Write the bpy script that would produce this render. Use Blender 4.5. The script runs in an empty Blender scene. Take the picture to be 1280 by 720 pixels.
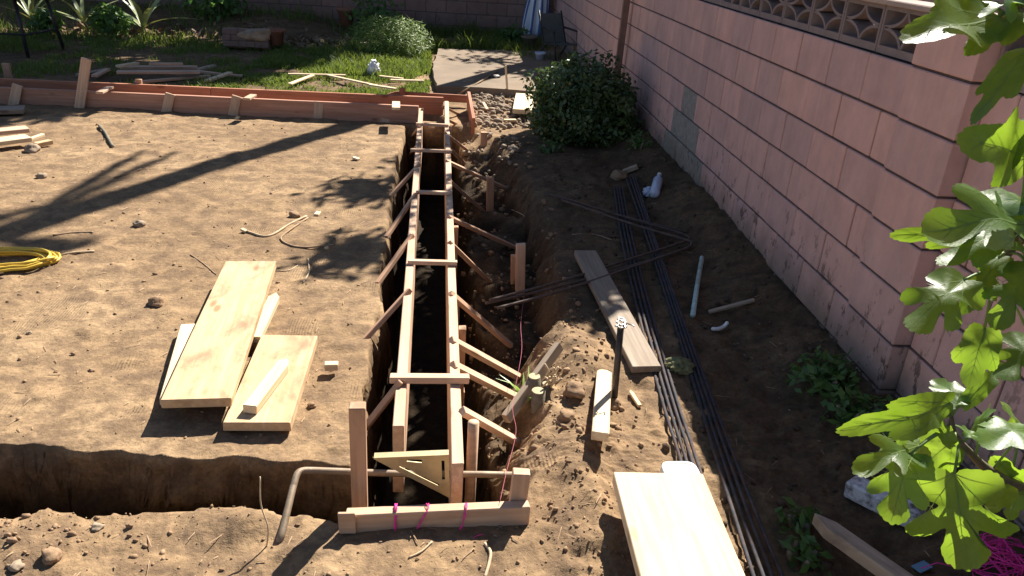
import bpy, bmesh, math, random
import numpy as np
from mathutils import Vector, Matrix, noise as mnoise
random.seed(7); np.random.seed(7)
SC = bpy.context.scene
COL = SC.collection
PI = math.pi

# ------------------------------------------------------------------ camera frame (solved from the vanishing points of wall and form)
F = 980.0; CAMH = 1.65
_b = F*F/(455-93*.0667)
UP = np.array([.0667*_b, _b, F]); UP /= np.linalg.norm(UP)
FW = np.array([-93., 455., -F]); FW /= np.linalg.norm(FW)
FW = FW-UP*FW.dot(UP); FW /= np.linalg.norm(FW)
RT = np.cross(FW, UP)
RM = np.array([RT, FW, UP])
def ray(px, py): return RM @ np.array([(px-640)/F, (360-py)/F, -1.])
def at(px, py, z=0.):
    d = ray(px, py); t = (z-CAMH)/d[2]; return Vector((d[0]*t, d[1]*t, z))
def aty(px, py, y):
    d = ray(px, py); t = y/d[1]; return Vector((d[0]*t, y, CAMH+d[2]*t))
def atx(px, py, x):
    d = ray(px, py); t = x/d[0]; return Vector((x, d[1]*t, CAMH+d[2]*t))
cam = bpy.data.cameras.new('camera'); camo = bpy.data.objects.new('camera', cam); COL.objects.link(camo)
cm = Matrix([[RM[i][j] for j in range(3)] for i in range(3)]).to_4x4(); cm.translation = (0, 0, CAMH)
camo.matrix_world = cm
cam.sensor_width = 36; cam.lens = 36*F/1280; cam.clip_start = .05; cam.clip_end = 1000
SC.camera = camo

# ------------------------------------------------------------------ noise
def _hash(ix, iy, s):
    n = (ix.astype(np.int64)*374761393 + iy.astype(np.int64)*668265263 + s*1274126177) & 0xffffffff
    n = ((n ^ (n >> 13))*1274126177) & 0xffffffff
    n = (n ^ (n >> 16)) & 0xffffff
    return n/float(0xffffff)*2-1
def vn(x, y, s=0):
    ix = np.floor(x); iy = np.floor(y); fx = x-ix; fy = y-iy
    fx = fx*fx*fx*(fx*(fx*6-15)+10); fy = fy*fy*fy*(fy*(fy*6-15)+10)
    a = _hash(ix, iy, s); b = _hash(ix+1, iy, s); c = _hash(ix, iy+1, s); d = _hash(ix+1, iy+1, s)
    return (a*(1-fx)+b*fx)*(1-fy)+(c*(1-fx)+d*fx)*fy
def fbm(x, y, o=4, s=0):
    r = 0; a = .5
    for k in range(o):
        r = r+a*vn(x, y, s+k*17); c, sn = 1.6, 1.2
        x, y = x*c-y*sn+3.1, x*sn+y*c+1.7; a *= .5
    return r
def ss(t):
    t = np.clip(t, 0, 1); return t*t*(3-2*t)

# ------------------------------------------------------------------ ground height
LLy = [1.6, 2.16, 2.25, 2.99, 3.86, 4.92, 5.88, 6.77, 7.4]; LLx = [-.26, -.26, -.23, -.25, -.26, -.27, -.27, -.25, -.2]
RLy = [1.6, 1.88, 2.07, 2.25, 2.44, 2.73, 3.04, 3.24, 3.7, 4.28, 5.02, 6.0, 6.62, 7.03]
RLx = [.22, .30, .38, .43, .48, .49, .56, .66, .73, .74, .74, .66, .55, .40]
NLx = [-9, -1.3, -1.22, -1.11, -.88, -.79, -.56, -.43, -.24, .3, .5]; NLy = [1.86, 1.86, 1.88, 1.94, 1.92, 1.93, 1.94, 1.87, 1.87, 1.9, 2.0]
FLx = [-9, -1.41, -.9, -.26, .3]; FLy = [2.3, 2.27, 2.21, 2.16, 2.16]
def ground_h(x, y):
    x = np.asarray(x, float); y = np.asarray(y, float)
    n1 = fbm(x*1.1, y*1.1, 3, 1); n2 = fbm(x*5, y*5, 3, 5); n3 = fbm(x*17, y*17, 3, 9); n4 = fbm(x*55, y*55, 2, 13)
    dug = ss((x-.05)/.4)*ss((7.3-y)/.6)
    fore = ss((2.1-y)/.3)
    rough = .38+.75*dug+.2*fore
    z = .02*n1+.014*n2*rough+.012*n3*rough+.005*n4*rough
    z = z+.010*fbm(x*2.2+y, y*9-x*1.5, 3, 61)+.008*np.maximum(0, fbm(x*7, y*7, 3, 71)-.25)*3
    z = z+.012*dug*np.abs(fbm(x*9, y*9, 3, 33))*2
    # bank up to the block wall, mounds of spoil
    z = z+.10*ss((x-1.35)/.45)*ss((8-y)/1)+.05*ss((x-1.3)/.5)*ss((y-3)/2)
    z = z+.07*np.exp(-((x-.62)/.12)**2-((y-2.85)/.30)**2)
    z = z+.05*np.exp(-((x-.50)/.10)**2-((y-2.1)/.35)**2)
    z = z+.035*np.exp(-((x+.52)/.10)**2-((y-1.86)/.07)**2)+.03*np.exp(-((x+1.15)/.2)**2-((y-1.80)/.12)**2)
    wob = .035*fbm(x*3, y*3, 3, 21)+.026*fbm(x*8, y*8, 2, 22)+.010*fbm(x*23, y*23, 2, 23)
    xl = np.interp(y, LLy, LLx); xr = np.interp(y, RLy, RLx)
    yn = np.interp(x, NLx, NLy); yf = np.interp(x, FLx, FLy)
    near = ss((y-yn+wob*1.1)/.07)
    ins = ss((x-xl+wob*.8)/.06)*ss((xr-x+wob*1.8)/.16)*near*ss((7.06-y+wob)/.1)
    bench = -.21+.10*fbm(x*3.2, y*3.2, 3, 41)+.05*fbm(x*9, y*9, 3, 42)+.02*n4
    bench = bench+.10*np.exp(-((x-.36)/.13)**2-((y-2.75)/.16)**2)+.09*np.exp(-((x-.33)/.10)**2-((y-2.2)/.12)**2)
    bench = bench+.10*ss((y-5.6)/1.0)
    deep = -.68+.03*n2
    fl = deep+(bench-deep)*ss((x-.15-wob*.5)/.09)
    z = z*(1-ins)+fl*ins
    i2 = near*ss((yf-y+wob*.9)/.05)*ss((.24-x+wob)/.1)
    z = z*(1-i2)+(deep+.02*n3)*i2
    i3 = ss((y-7.24)/.04)*ss((7.5-y)/.04)*ss((.05-x)/.05)
    z = z*(1-i3)-.35*i3
    # planting bed in front of the far wall
    z = z+.22*ss((y-11.6)/1.2)*ss((-.9-x)/1.5)
    return z
def gz(x, y): return float(ground_h(np.array([x]), np.array([y]))[0])
def ong(px, py, lift=0.):
    z = 0.
    for k in range(5):
        p = at(px, py, z); z = gz(p.x, p.y)+lift
    return at(px, py, z)

# ------------------------------------------------------------------ node material helpers
def newmat(name):
    m = bpy.data.materials.new(name); m.use_nodes = True; nt = m.node_tree; nt.nodes.clear()
    out = nt.nodes.new('ShaderNodeOutputMaterial'); bs = nt.nodes.new('ShaderNodeBsdfPrincipled')
    nt.links.new(bs.outputs[0], out.inputs[0]); return m, nt, bs, out
def N(nt, t, **kw):
    n = nt.nodes.new(t)
    for k, v in kw.items():
        if k in n.inputs: n.inputs[k].default_value = v
        else: setattr(n, k, v)
    return n
def L(nt, a, b): nt.links.new(a, b)
def noise(nt, vec, scale, detail=4, rough=.55, dist=0.):
    n = N(nt, 'ShaderNodeTexNoise'); n.inputs['Scale'].default_value = scale; n.inputs['Detail'].default_value = detail
    n.inputs['Roughness'].default_value = rough; n.inputs['Distortion'].default_value = dist
    if vec is not None: L(nt, vec, n.inputs['Vector'])
    return n.outputs[0]
def ramp(nt, fac, stops, interp='LINEAR'):
    r = N(nt, 'ShaderNodeValToRGB'); r.color_ramp.interpolation = interp
    e = r.color_ramp.elements
    while len(e) < len(stops): e.new(.5)
    for i, (p, c) in enumerate(stops):
        e[i].position = p; e[i].color = (c[0], c[1], c[2], 1) if hasattr(c, '__len__') else (c, c, c, 1)
    L(nt, fac, r.inputs[0]); return r.outputs[0]
def mix(nt, fac, a, b, mode='MIX'):
    m = N(nt, 'ShaderNodeMix', data_type='RGBA', blend_type=mode)
    for i, v in ((0, fac), (6, a), (7, b)):
        if hasattr(v, 'links'): L(nt, v, m.inputs[i])
        elif i == 0: m.inputs[0].default_value = v
        else: m.inputs[i].default_value = (v[0], v[1], v[2], 1) if hasattr(v, '__len__') else (v, v, v, 1)
    return m.outputs[2]
def mth(nt, op, a, b=0., c=0.):
    m = N(nt, 'ShaderNodeMath', operation=op)
    for i, v in enumerate((a, b, c)):
        if hasattr(v, 'links'): L(nt, v, m.inputs[i])
        else: m.inputs[i].default_value = v
    return m.outputs[0]
def bump(nt, bs, h, strength=.4, dist=.01, prev=None):
    b = N(nt, 'ShaderNodeBump'); b.inputs['Strength'].default_value = strength; b.inputs['Distance'].default_value = dist
    L(nt, h, b.inputs['Height'])
    if prev is not None: L(nt, prev, b.inputs['Normal'])
    L(nt, b.outputs[0], bs.inputs['Normal']); return b.outputs[0]
def mapping(nt, vec, scale=(1, 1, 1), loc=None):
    m = N(nt, 'ShaderNodeMapping'); m.inputs['Scale'].default_value = scale; L(nt, vec, m.inputs['Vector'])
    if loc is not None: L(nt, loc, m.inputs['Location'])
    return m.outputs[0]
def objvec(nt): return N(nt, 'ShaderNodeTexCoord').outputs['Object']
def posvec(nt): return N(nt, 'ShaderNodeNewGeometry').outputs['Position']

def wood(name, light, dark, dirt=.25, dirtcol=(.2, .125, .075), rough=.75):
    m, nt, bs, out = newmat(name)
    oi = N(nt, 'ShaderNodeObjectInfo'); rnd = oi.outputs['Random']
    cx = N(nt, 'ShaderNodeCombineXYZ')
    for i in range(3): L(nt, mth(nt, 'MULTIPLY', rnd, 17.3+9*i), cx.inputs[i])
    v = objvec(nt); vv = N(nt, 'ShaderNodeVectorMath', operation='ADD'); L(nt, v, vv.inputs[0]); L(nt, cx.outputs[0], vv.inputs[1]); v = vv.outputs[0]
    warp = noise(nt, mapping(nt, v, (.9, 9, 9)), 1, 2)
    g = N(nt, 'ShaderNodeTexNoise'); L(nt, mapping(nt, v, (1.6, 34, 34)), g.inputs['Vector'])
    g.inputs['Scale'].default_value = 1.3; g.inputs['Detail'].default_value = 5; g.inputs['Distortion'].default_value = .9
    ring = mth(nt, 'SINE', mth(nt, 'MULTIPLY', warp, 48))
    fac = mth(nt, 'ADD', mth(nt, 'MULTIPLY', g.outputs[0], .75), mth(nt, 'MULTIPLY', ring, .035))
    c = ramp(nt, fac, [(.28, dark), (.62, light)])
    # knots
    vo = N(nt, 'ShaderNodeTexVoronoi'); L(nt, mapping(nt, v, (3.2, 8, 8)), vo.inputs['Vector']); vo.inputs['Scale'].default_value = 1.
    kn = ramp(nt, vo.outputs['Distance'], [(.07, 1.), (.16, 0.)])
    c = mix(nt, mth(nt, 'MULTIPLY', kn, .75), c, (dark[0]*.45, dark[1]*.36, dark[2]*.3))
    # tonal drift per board, dirt smears
    hv = N(nt, 'ShaderNodeHueSaturation'); L(nt, c, hv.inputs['Color']); L(nt, mth(nt, 'ADD', mth(nt, 'MULTIPLY', rnd, .24), .88), hv.inputs['Value'])
    c = hv.outputs[0]
    d = noise(nt, mapping(nt, v, (4, 7, 7)), 1.2, 8, .65, .4)
    d2 = ramp(nt, d, [(.49, 0.), (.68, 1.)])
    c = mix(nt, mth(nt, 'MULTIPLY', d2, dirt), c, dirtcol)
    L(nt, c, bs.inputs['Base Color']); bs.inputs['Roughness'].default_value = rough; bs.inputs['Specular IOR Level'].default_value = .25
    bump(nt, bs, g.outputs[0], .35, .002)
    return m
def plain(name, col, rough=.6, metal=0., var=.18, scale=14, spec=.5, bmp=.2, dirt=0., dirtcol=(.16, .11, .075)):
    m, nt, bs, out = newmat(name)
    v = objvec(nt); f = noise(nt, v, scale, 6, .6)
    c = ramp(nt, f, [(.3, [k*(1-var) for k in col]), (.7, [min(1, k*(1+var)) for k in col])])
    if dirt:
        c = mix(nt, mth(nt, 'MULTIPLY', ramp(nt, noise(nt, v, scale*.6, 7, .65), [(.45, 0.), (.62, 1.)]), dirt), c, dirtcol)
    L(nt, c, bs.inputs['Base Color']); bs.inputs['Roughness'].default_value = rough; bs.inputs['Metallic'].default_value = metal
    bs.inputs['Specular IOR Level'].default_value = spec
    if bmp: bump(nt, bs, noise(nt, v, scale*6, 4), bmp, .003)
    return m
def foliage(name, c1, c2, trans=.35, tcol=None, rough=.5, scale=9, spec=.4):
    m, nt, bs, out = newmat(name)
    f = noise(nt, posvec(nt), scale, 4, .6)
    c = ramp(nt, f, [(.3, c1), (.7, c2)])
    L(nt, c, bs.inputs['Base Color']); bs.inputs['Roughness'].default_value = rough; bs.inputs['Specular IOR Level'].default_value = spec
    tr = N(nt, 'ShaderNodeBsdfTranslucent')
    if tcol is None: tcol = (c2[0]*1.6, c2[1]*1.6, c2[2]*.8)
    tr.inputs[0].default_value = (*tcol, 1)
    ms = N(nt, 'ShaderNodeMixShader'); ms.inputs[0].default_value = trans
    L(nt, bs.outputs[0], ms.inputs[1]); L(nt, tr.outputs[0], ms.inputs[2]); L(nt, ms.outputs[0], out.inputs[0])
    return m

# soil
def soilmat():
    m, nt, bs, out = newmat('soil')
    p = posvec(nt)
    a = noise(nt, p, 1.1, 6, .6, .3); b = noise(nt, p, 9, 8, .62, .5); c3 = noise(nt, p, 60, 4, .6)
    c = ramp(nt, a, [(.30, (.235, .153, .085)), (.50, (.33, .218, .120)), (.70, (.41, .281, .160))])
    c = mix(nt, mth(nt, 'MULTIPLY', ramp(nt, b, [(.38, 1.), (.60, 0.)]), .75), c, (.14, .092, .058))
    c = mix(nt, .35, c, ramp(nt, c3, [(.35, (.42, .42, .42)), (.65, (1.25, 1.25, 1.25))]), 'MULTIPLY')
    e = noise(nt, mapping(nt, p, (1.6, 5.5, 3)), 2.3, 8, .68, .8)
    c = mix(nt, mth(nt, 'MULTIPLY', ramp(nt, e, [(.50, 0.), (.66, 1.)]), .6), c, (.15, .10, .064))
    # bits of dry straw, and dark crumbs
    st = N(nt, 'ShaderNodeTexNoise'); L(nt, mapping(nt, p, (26, 110, 60)), st.inputs['Vector']); st.inputs['Scale'].default_value = 1.; st.inputs['Distortion'].default_value = 2.2; st.inputs['Detail'].default_value = 2
    c = mix(nt, mth(nt, 'MULTIPLY', ramp(nt, st.outputs[0], [(.68, 0.), (.74, 1.)]), .45), c, (.45, .33, .2))
    vo = N(nt, 'ShaderNodeTexVoronoi'); L(nt, p, vo.inputs['Vector']); vo.inputs['Scale'].default_value = 34
    c = mix(nt, mth(nt, 'MULTIPLY', ramp(nt, vo.outputs['Distance'], [(.07, 1.), (.2, 0.)]), .5), c, (.1, .066, .042))
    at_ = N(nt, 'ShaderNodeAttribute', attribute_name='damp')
    c = mix(nt, at_.outputs['Fac'], c, mix(nt, 1., c, (.14, .142, .15), 'MULTIPLY'))  # darkens the soil for trench moisture and for painted shade
    L(nt, c, bs.inputs['Base Color']); bs.inputs['Roughness'].default_value = .95; bs.inputs['Specular IOR Level'].default_value = .1
    n1 = bump(nt, bs, noise(nt, p, 45, 8, .65, .4), .6, .012)
    wv = N(nt, 'ShaderNodeTexWave'); L(nt, mapping(nt, p, (1, .6, 1)), wv.inputs['Vector']); wv.inputs['Scale'].default_value = 26; wv.inputs['Distortion'].default_value = 3.5; wv.inputs['Detail'].default_value = 1.5; wv.inputs['Detail Scale'].default_value = .6
    tread = mth(nt, 'MULTIPLY', wv.outputs['Fac'], ramp(nt, noise(nt, p, 2.6, 2, .4), [(.60, 0.), (.68, 1.)]))
    n1 = bump(nt, bs, tread, .35, .006, n1)
    bump(nt, bs, noise(nt, p, 210, 4, .6), .55, .003, n1)
    return m
M = {}
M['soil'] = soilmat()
M['clod'] = plain('dry_clod', (.29, .19, .115), .95, 0, .35, 20, .1, .6)
M['dampclod'] = plain('damp_clod', (.10, .068, .047), .95, 0, .4, 20, .1, .6)  # clod copy darkened to go with the shade painted on the soil
M['stone'] = plain('grey_stone', (.29, .22, .155), .9, 0, .3, 12, .2, .5)
M['palestone'] = plain('pale_stone', (.34, .26, .18), .85, 0, .2, 12, .2, .4)
M['wood_new'] = wood('new_lumber', (.66, .475, .285), (.52, .345, .19), .68)
M['wood_pale'] = wood('pale_lumber', (.80, .65, .44), (.64, .48, .29), .16)
M['wood_form'] = wood('fir_form_lumber', (.70, .49, .335), (.54, .35, .23), .26)
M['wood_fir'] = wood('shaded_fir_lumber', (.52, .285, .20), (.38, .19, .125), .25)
M['wood_red'] = wood('red_form_lumber', (.50, .215, .125), (.34, .135, .075), .30)
M['wood_stake'] = wood('stake_lumber', (.62, .385, .25), (.45, .26, .155), .30)
M['wood_lath'] = wood('lath_lumber', (.68, .48, .34), (.50, .33, .22), .35)
M['wood_gray'] = wood('weathered_lumber', (.42, .34, .25), (.28, .215, .155), .4)
M['wood_dirty'] = wood('muddy_lumber', (.60, .47, .34), (.40, .29, .2), .75, (.13, .1, .075))
M['rebar'] = plain('dark_rebar', (.05, .048, .055), .8, 0, .4, 30, .25, .3, .35, (.16, .075, .04))
M['rust'] = plain('rusty_rebar', (.11, .075, .058), .75, 0., .4, 30, .4, .4)
M['galv'] = plain('weathered_pipe', (.27, .20, .135), .6, .25, .25, 22, .5, .2, .5, (.24, .17, .11))
M['steel'] = plain('bright_wire', (.6, .6, .58), .3, 1., .1, 30, .5, 0)
M['darkiron'] = plain('dark_iron', (.06, .05, .045), .55, .5, .3, 30, .5, .2)
M['square'] = plain('anodised_square', (.47, .39, .22), .45, .5, .1, 20, .5, .1, .25)
M['pvc'] = plain('stained_pvc', (.50, .62, .56), .5, 0, .2, 26, .5, .1, .6, (.2, .26, .2))
M['white'] = plain('white_plastic', (.82, .82, .80), .35, 0, .04, 6, .5, 0, .08)
M['paper'] = plain('crumpled_paper', (.20, .20, .095), .85, 0, .35, 30, .2, .3)
M['bottle'] = plain('milky_bottle', (.50, .55, .68), .3, 0, .25, 18, .5, .2)
M['yellow'] = plain('yellow_cord', (.70, .47, .05), .45, 0, .12, 16, .5, .1, .15)
M['pink'] = plain('pink_twine', (.80, .05, .33), .6, 0, .2, 40, .3, 0)
M['mason'] = plain('faded_line', (.45, .12, .16), .7, 0, .2, 40, .3, 0)
M['bark'] = plain('grey_bark', (.20, .17, .12), .9, 0, .35, 24, .2, .6)
M['figbark'] = plain('fig_bark', (.13, .10, .07), .8, 0, .3, 30, .3, .4)
M['cutwood'] = plain('cut_wood', (.42, .36, .22), .8, 0, .2, 30, .2, .3)
M['twig'] = plain('dry_twig', (.34, .23, .14), .85, 0, .3, 30, .2, .3)
M['paletwig'] = plain('pale_twig', (.52, .40, .26), .85, 0, .25, 30, .2, .3)
M['slab'] = plain('old_concrete', (.23, .176, .125), .95, 0, .25, 2.2, .2, .5, .8, (.22, .16, .11))
M['terracotta'] = plain('terracotta', (.30, .13, .085), .85, 0, .2, 14, .2, .2, .3)
M['sling'] = plain('grey_sling_fabric', (.10, .12, .115), .85, 0, .15, 20, .3, .1)
M['frame'] = plain('dark_frame', (.035, .032, .035), .5, .3, .2, 20, .5, 0)
M['post'] = plain('rusty_brown_post', (.20, .125, .10), .8, .1, .25, 12, .3, .3)
M['grunge'] = plain('sooty_white_block', (.72, .70, .70), .8, 0, .06, 34, .3, .3, .95, (.10, .09, .09))
M['blueplastic'] = plain('blue_plastic', (.16, .34, .5), .4, 0, .15, 10, .5, 0)
M['stucco'] = plain('grey_brown_stucco', (.34, .28, .25), .95, 0, .12, 9, .2, .3)
M['roof'] = plain('roof_shingle', (.16, .14, .13), .95, 0, .3, 30, .2, .4)
M['glass'] = plain('window_glass', (.05, .06, .07), .1, 0, .05, 5, .6, 0)
M['trim'] = plain('white_trim', (.7, .69, .66), .6, 0, .05, 5, .4, 0)
M['grass'] = foliage('grass_blades', (.07, .115, .022), (.14, .185, .04), .30, (.26, .34, .05), .55, 3)
M['weed'] = foliage('weed_leaves', (.055, .12, .03), (.10, .19, .045), .3, (.16, .32, .05), .5, 12)
M['bush'] = foliage('bush_leaves', (.042, .072, .024), (.10, .145, .042), .18, (.12, .2, .04), .38, 6)
M['shrub'] = foliage('shrub_leaves', (.13, .20, .04), (.22, .30, .07), .25, (.22, .32, .09), .6, 8)
M['canopy'] = foliage('tree_leaves', (.04, .08, .02), (.08, .13, .03), .15, None, .5, 3)
M['agave'] = foliage('agave_leaves', (.16, .22, .12), (.32, .34, .14), .1, None, .4, 6)
M['sprout'] = foliage('sprout_leaves', (.20, .34, .05), (.30, .45, .08), .3, None, .4, 20)
M['litter'] = plain('leaf_litter', (.24, .16, .10), .9, 0, .45, 40, .2, .2)

# ------------------------------------------------------------------ object helpers
WM = {}
def reg(o, parent, mw):
    COL.objects.link(o)
    if parent is not None:
        o.parent = parent; o.matrix_local = WM[parent.name].inverted() @ mw
    else: o.matrix_world = mw
    WM[o.name] = mw
def tag(o, label=None, cat=None, group=None, kind=None):
    if label: o['label'] = label
    if cat: o['category'] = cat
    if group: o['group'] = group
    if kind: o['kind'] = kind
    return o
def thing(name, label, cat, loc, group=None):
    o = bpy.data.objects.new(name, None); o.empty_display_size = .1
    reg(o, None, Matrix.Translation(Vector(loc))); return tag(o, label, cat, group)
def mob(name, verts, faces, mats, parent=None, smooth=False, origin=None, midx=None):
    """mesh from WORLD coordinates; origin = object origin"""
    v = np.asarray([tuple(p) for p in verts] if not isinstance(verts, np.ndarray) else verts, float)
    if origin is None: origin = Vector((v[:, 0].mean(), v[:, 1].mean(), v[:, 2].min()))
    o_ = np.array(tuple(origin)); me = bpy.data.meshes.new(name)
    if isinstance(faces, np.ndarray):
        nf, k = faces.shape
        me.vertices.add(len(v)); me.vertices.foreach_set('co', (v-o_).astype(np.float32).ravel())
        me.loops.add(nf*k); me.loops.foreach_set('vertex_index', faces.astype(np.int32).ravel())
        me.polygons.add(nf); me.polygons.foreach_set('loop_start', np.arange(0, nf*k, k, dtype=np.int32))
        me.polygons.foreach_set('loop_total', np.full(nf, k, dtype=np.int32)); me.update(calc_edges=True); me.validate()
    else:
        me.from_pydata([tuple(p-o_) for p in v], [], faces); me.update()
    for m in (mats if isinstance(mats, (list, tuple)) else [mats]): me.materials.append(M[m] if isinstance(m, str) else m)
    if midx is not None: me.polygons.foreach_set('material_index', np.asarray(midx, dtype=np.int32))
    if smooth: me.polygons.foreach_set('use_smooth', [True]*len(me.polygons))
    o = bpy.data.objects.new(name, me); reg(o, parent, Matrix.Translation(Vector(origin))); return o
def frame(p0, p1, up=(0, 0, 1)):
    p0 = Vector(p0); p1 = Vector(p1); X = (p1-p0).normalized(); U = Vector(up)
    Y = U.cross(X)
    if Y.length < 1e-4: Y = Vector((0, 1, 0)).cross(X)
    Y.normalize(); Z = X.cross(Y)
    m = Matrix((X, Y, Z)).transposed().to_4x4(); m.translation = (p0+p1)/2; return m, (p1-p0).length
def board(name, p0, p1, w, t, mat, parent=None, up=(0, 0, 1), point=0, bev=.0025, roundend=False, bow=0.):
    """box from p0 to p1 (centre line); w across, t along up; point>0: sharpened p1 end"""
    mw, ln = frame(p0, p1, up); bm = bmesh.new()
    hw, ht, hl = w/2, t/2, ln/2
    if point > 0:
        if roundend: out = [(-hl, -hw), (hl-point, -hw), (hl-point*.35, -hw*.8), (hl, -hw*.35), (hl, hw*.35), (hl-point*.35, hw*.8), (hl-point, hw), (-hl, hw)]
        else: out = [(-hl, -hw), (hl-point, -hw), (hl, -hw*.12), (hl, hw*.12), (hl-point, hw), (-hl, hw)]
    else:
        k = max(1, int(ln/.35)); xs = [-hl+2*hl*i/k for i in range(k+1)]
        out = [(x, -hw) for x in xs]+[(x, hw) for x in xs[::-1]]
    f = bm.faces.new([bm.verts.new((x, y, -ht)) for x, y in out])
    r = bmesh.ops.extrude_face_region(bm, geom=[f])
    for v in r['geom']:
        if isinstance(v, bmesh.types.BMVert): v.co.z = ht
    bmesh.ops.recalc_face_normals(bm, faces=bm.faces)
    for v in bm.verts:
        v.co.x += random.uniform(-1, 1)*.002; v.co.y += random.uniform(-1, 1)*min(.0012, w*.03); v.co.z += random.uniform(-1, 1)*min(.0008, t*.03)+bow*(1-(v.co.x/hl)**2)
    if bev:
        es = [e for e in bm.edges if e.is_manifold and e.calc_face_angle(0) > .6]
        bmesh.ops.bevel(bm, geom=es, offset=min(bev, t*.2, w*.2), segments=1, affect='EDGES')
    me = bpy.data.meshes.new(name); bm.to_mesh(me); bm.free(); me.materials.append(M[mat])
    o = bpy.data.objects.new(name, me); reg(o, parent, mw); return o
def tube_geo(pts, rad, seg=8, cap=True):
    pts = [Vector(p) for p in pts]; n = len(pts); V = []; Fc = []
    rr = rad if hasattr(rad, '__len__') else [rad]*n
    T = [(pts[min(i+1, n-1)]-pts[max(i-1, 0)]).normalized() for i in range(n)]
    ref = Vector((0, 0, 1)) if abs(T[0].z) < .9 else Vector((1, 0, 0))
    nrm = T[0].cross(ref).normalized()
    for i in range(n):
        nrm = (nrm-T[i]*nrm.dot(T[i])).normalized(); b = T[i].cross(nrm)
        for k in range(seg):
            a = 2*PI*k/seg; V.append(pts[i]+(nrm*math.cos(a)+b*math.sin(a))*rr[i])
    for i in range(n-1):
        for k in range(seg):
            a = i*seg+k; b_ = i*seg+(k+1) % seg; Fc.append((a, b_, b_+seg, a+seg))
    if cap: Fc.append(tuple(range(seg))[::-1]); Fc.append(tuple(range((n-1)*seg, n*seg)))
    return V, Fc
def merge(parts):
    V = []; Fc = []; I = []
    for g in parts:
        v, f = g[0], g[1]; b = len(V); V += [tuple(p) for p in v]; Fc += [tuple(i+b for i in ff) for ff in f]; I += [g[2] if len(g) > 2 else 0]*len(f)
    return V, Fc, I
def tube(name, pts, rad, mat, parent=None, seg=8, origin=None):
    v, f = tube_geo(pts, rad, seg); return mob(name, v, f, mat, parent, True, origin)
def spline(ctrl, n=8):
    c = [Vector(p) for p in ctrl]; c = [c[0]*2-c[1]]+c+[c[-1]*2-c[-2]]; out = []
    for i in range(1, len(c)-2):
        for k in range(n):
            t = k/n; a, b, d, e = c[i-1], c[i], c[i+1], c[i+2]
            out.append(.5*((2*b)+(-a+d)*t+(2*a-5*b+4*d-e)*t*t+(-a+3*b-3*d+e)*t**3))
    out.append(c[-2]); return out
def box_geo(x0, x1, y0, y1, z0, z1):
    return ([(x0, y0, z0), (x1, y0, z0), (x1, y1, z0), (x0, y1, z0), (x0, y0, z1), (x1, y0, z1), (x1, y1, z1), (x0, y1, z1)],
            [(0, 3, 2, 1), (4, 5, 6, 7), (0, 1, 5, 4), (1, 2, 6, 5), (2, 3, 7, 6), (3, 0, 4, 7)])
ICO = {}
def ico(sub):
    if sub not in ICO:
        bm = bmesh.new(); bmesh.ops.create_icosphere(bm, subdivisions=sub, radius=1)
        ICO[sub] = (np.array([tuple(v.co) for v in bm.verts]), np.array([[v.index for v in f.verts] for f in bm.faces])); bm.free()
    return ICO[sub]
def rock_geo(c, r, sub=2, seed=0, sq=(1, 1, .7)):
    v, f = ico(sub); rs = np.random.RandomState(seed); off = rs.rand(3)*50
    d = np.array([mnoise.noise(Vector(p*1.3+off)) for p in v])*.45+np.array([mnoise.noise(Vector(p*3.1+off)) for p in v])*.22
    v = v*(1+d)[:, None]*np.array(sq)*r
    a = rs.rand()*6.28; R = np.array([[math.cos(a), -math.sin(a), 0], [math.sin(a), math.cos(a), 0], [0, 0, 1]])
    return v@R.T+np.array(tuple(c)), f
def rock(name, c, r, mat, label, cat, sub=3, seed=0, sq=(1, 1, .7), group=None):
    v, f = rock_geo(c, r, sub, seed, sq); return tag(mob(name, v, f, mat, None, False), label, cat, group)
def leafquads(pos, nrm, tang, ln, wd):
    """rhombic leaves with a slight fold: arrays (n,3); returns verts, quads"""
    b = np.cross(nrm, tang); n = len(pos); ln = ln[:, None]; wd = wd[:, None]
    v = np.stack([pos, pos+tang*ln*.5+b*wd*.5+nrm*wd*.12, pos+tang*ln, pos+tang*ln*.5-b*wd*.5+nrm*wd*.12], 1).reshape(-1, 3)
    return v, np.arange(4*n).reshape(n, 4)
def unit(a): return a/np.maximum(np.linalg.norm(a, axis=-1, keepdims=True), 1e-9)
def cloud(center, rad, n, ln, wd, seed=0, shell=.5, lump=.3, up=.5, zmin=None):
    rs = np.random.RandomState(seed); d = unit(rs.normal(size=(n, 3)))
    q = np.array([mnoise.noise(Vector(p*2.0+seed*3.7)) for p in d])+.5*np.array([mnoise.noise(Vector(p*4.5+seed*1.7)) for p in d])
    r = (1-shell*rs.rand(n)**1.6)*(1+lump*q)
    pos = np.array(tuple(center))+d*r[:, None]*np.array(rad)
    if zmin is not None: k = pos[:, 2] > zmin; pos = pos[k]; d = d[k]
    m = len(pos)
    nr = unit(d*.7+rs.normal(size=(m, 3))*.6+np.array([0, 0, up])); t = rs.normal(size=(m, 3)); t = unit(t-nr*(t*nr).sum(1)[:, None])
    return leafquads(pos, nr, t, ln*(.6+.8*rs.rand(m)), wd*(.6+.8*rs.rand(m)))

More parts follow.
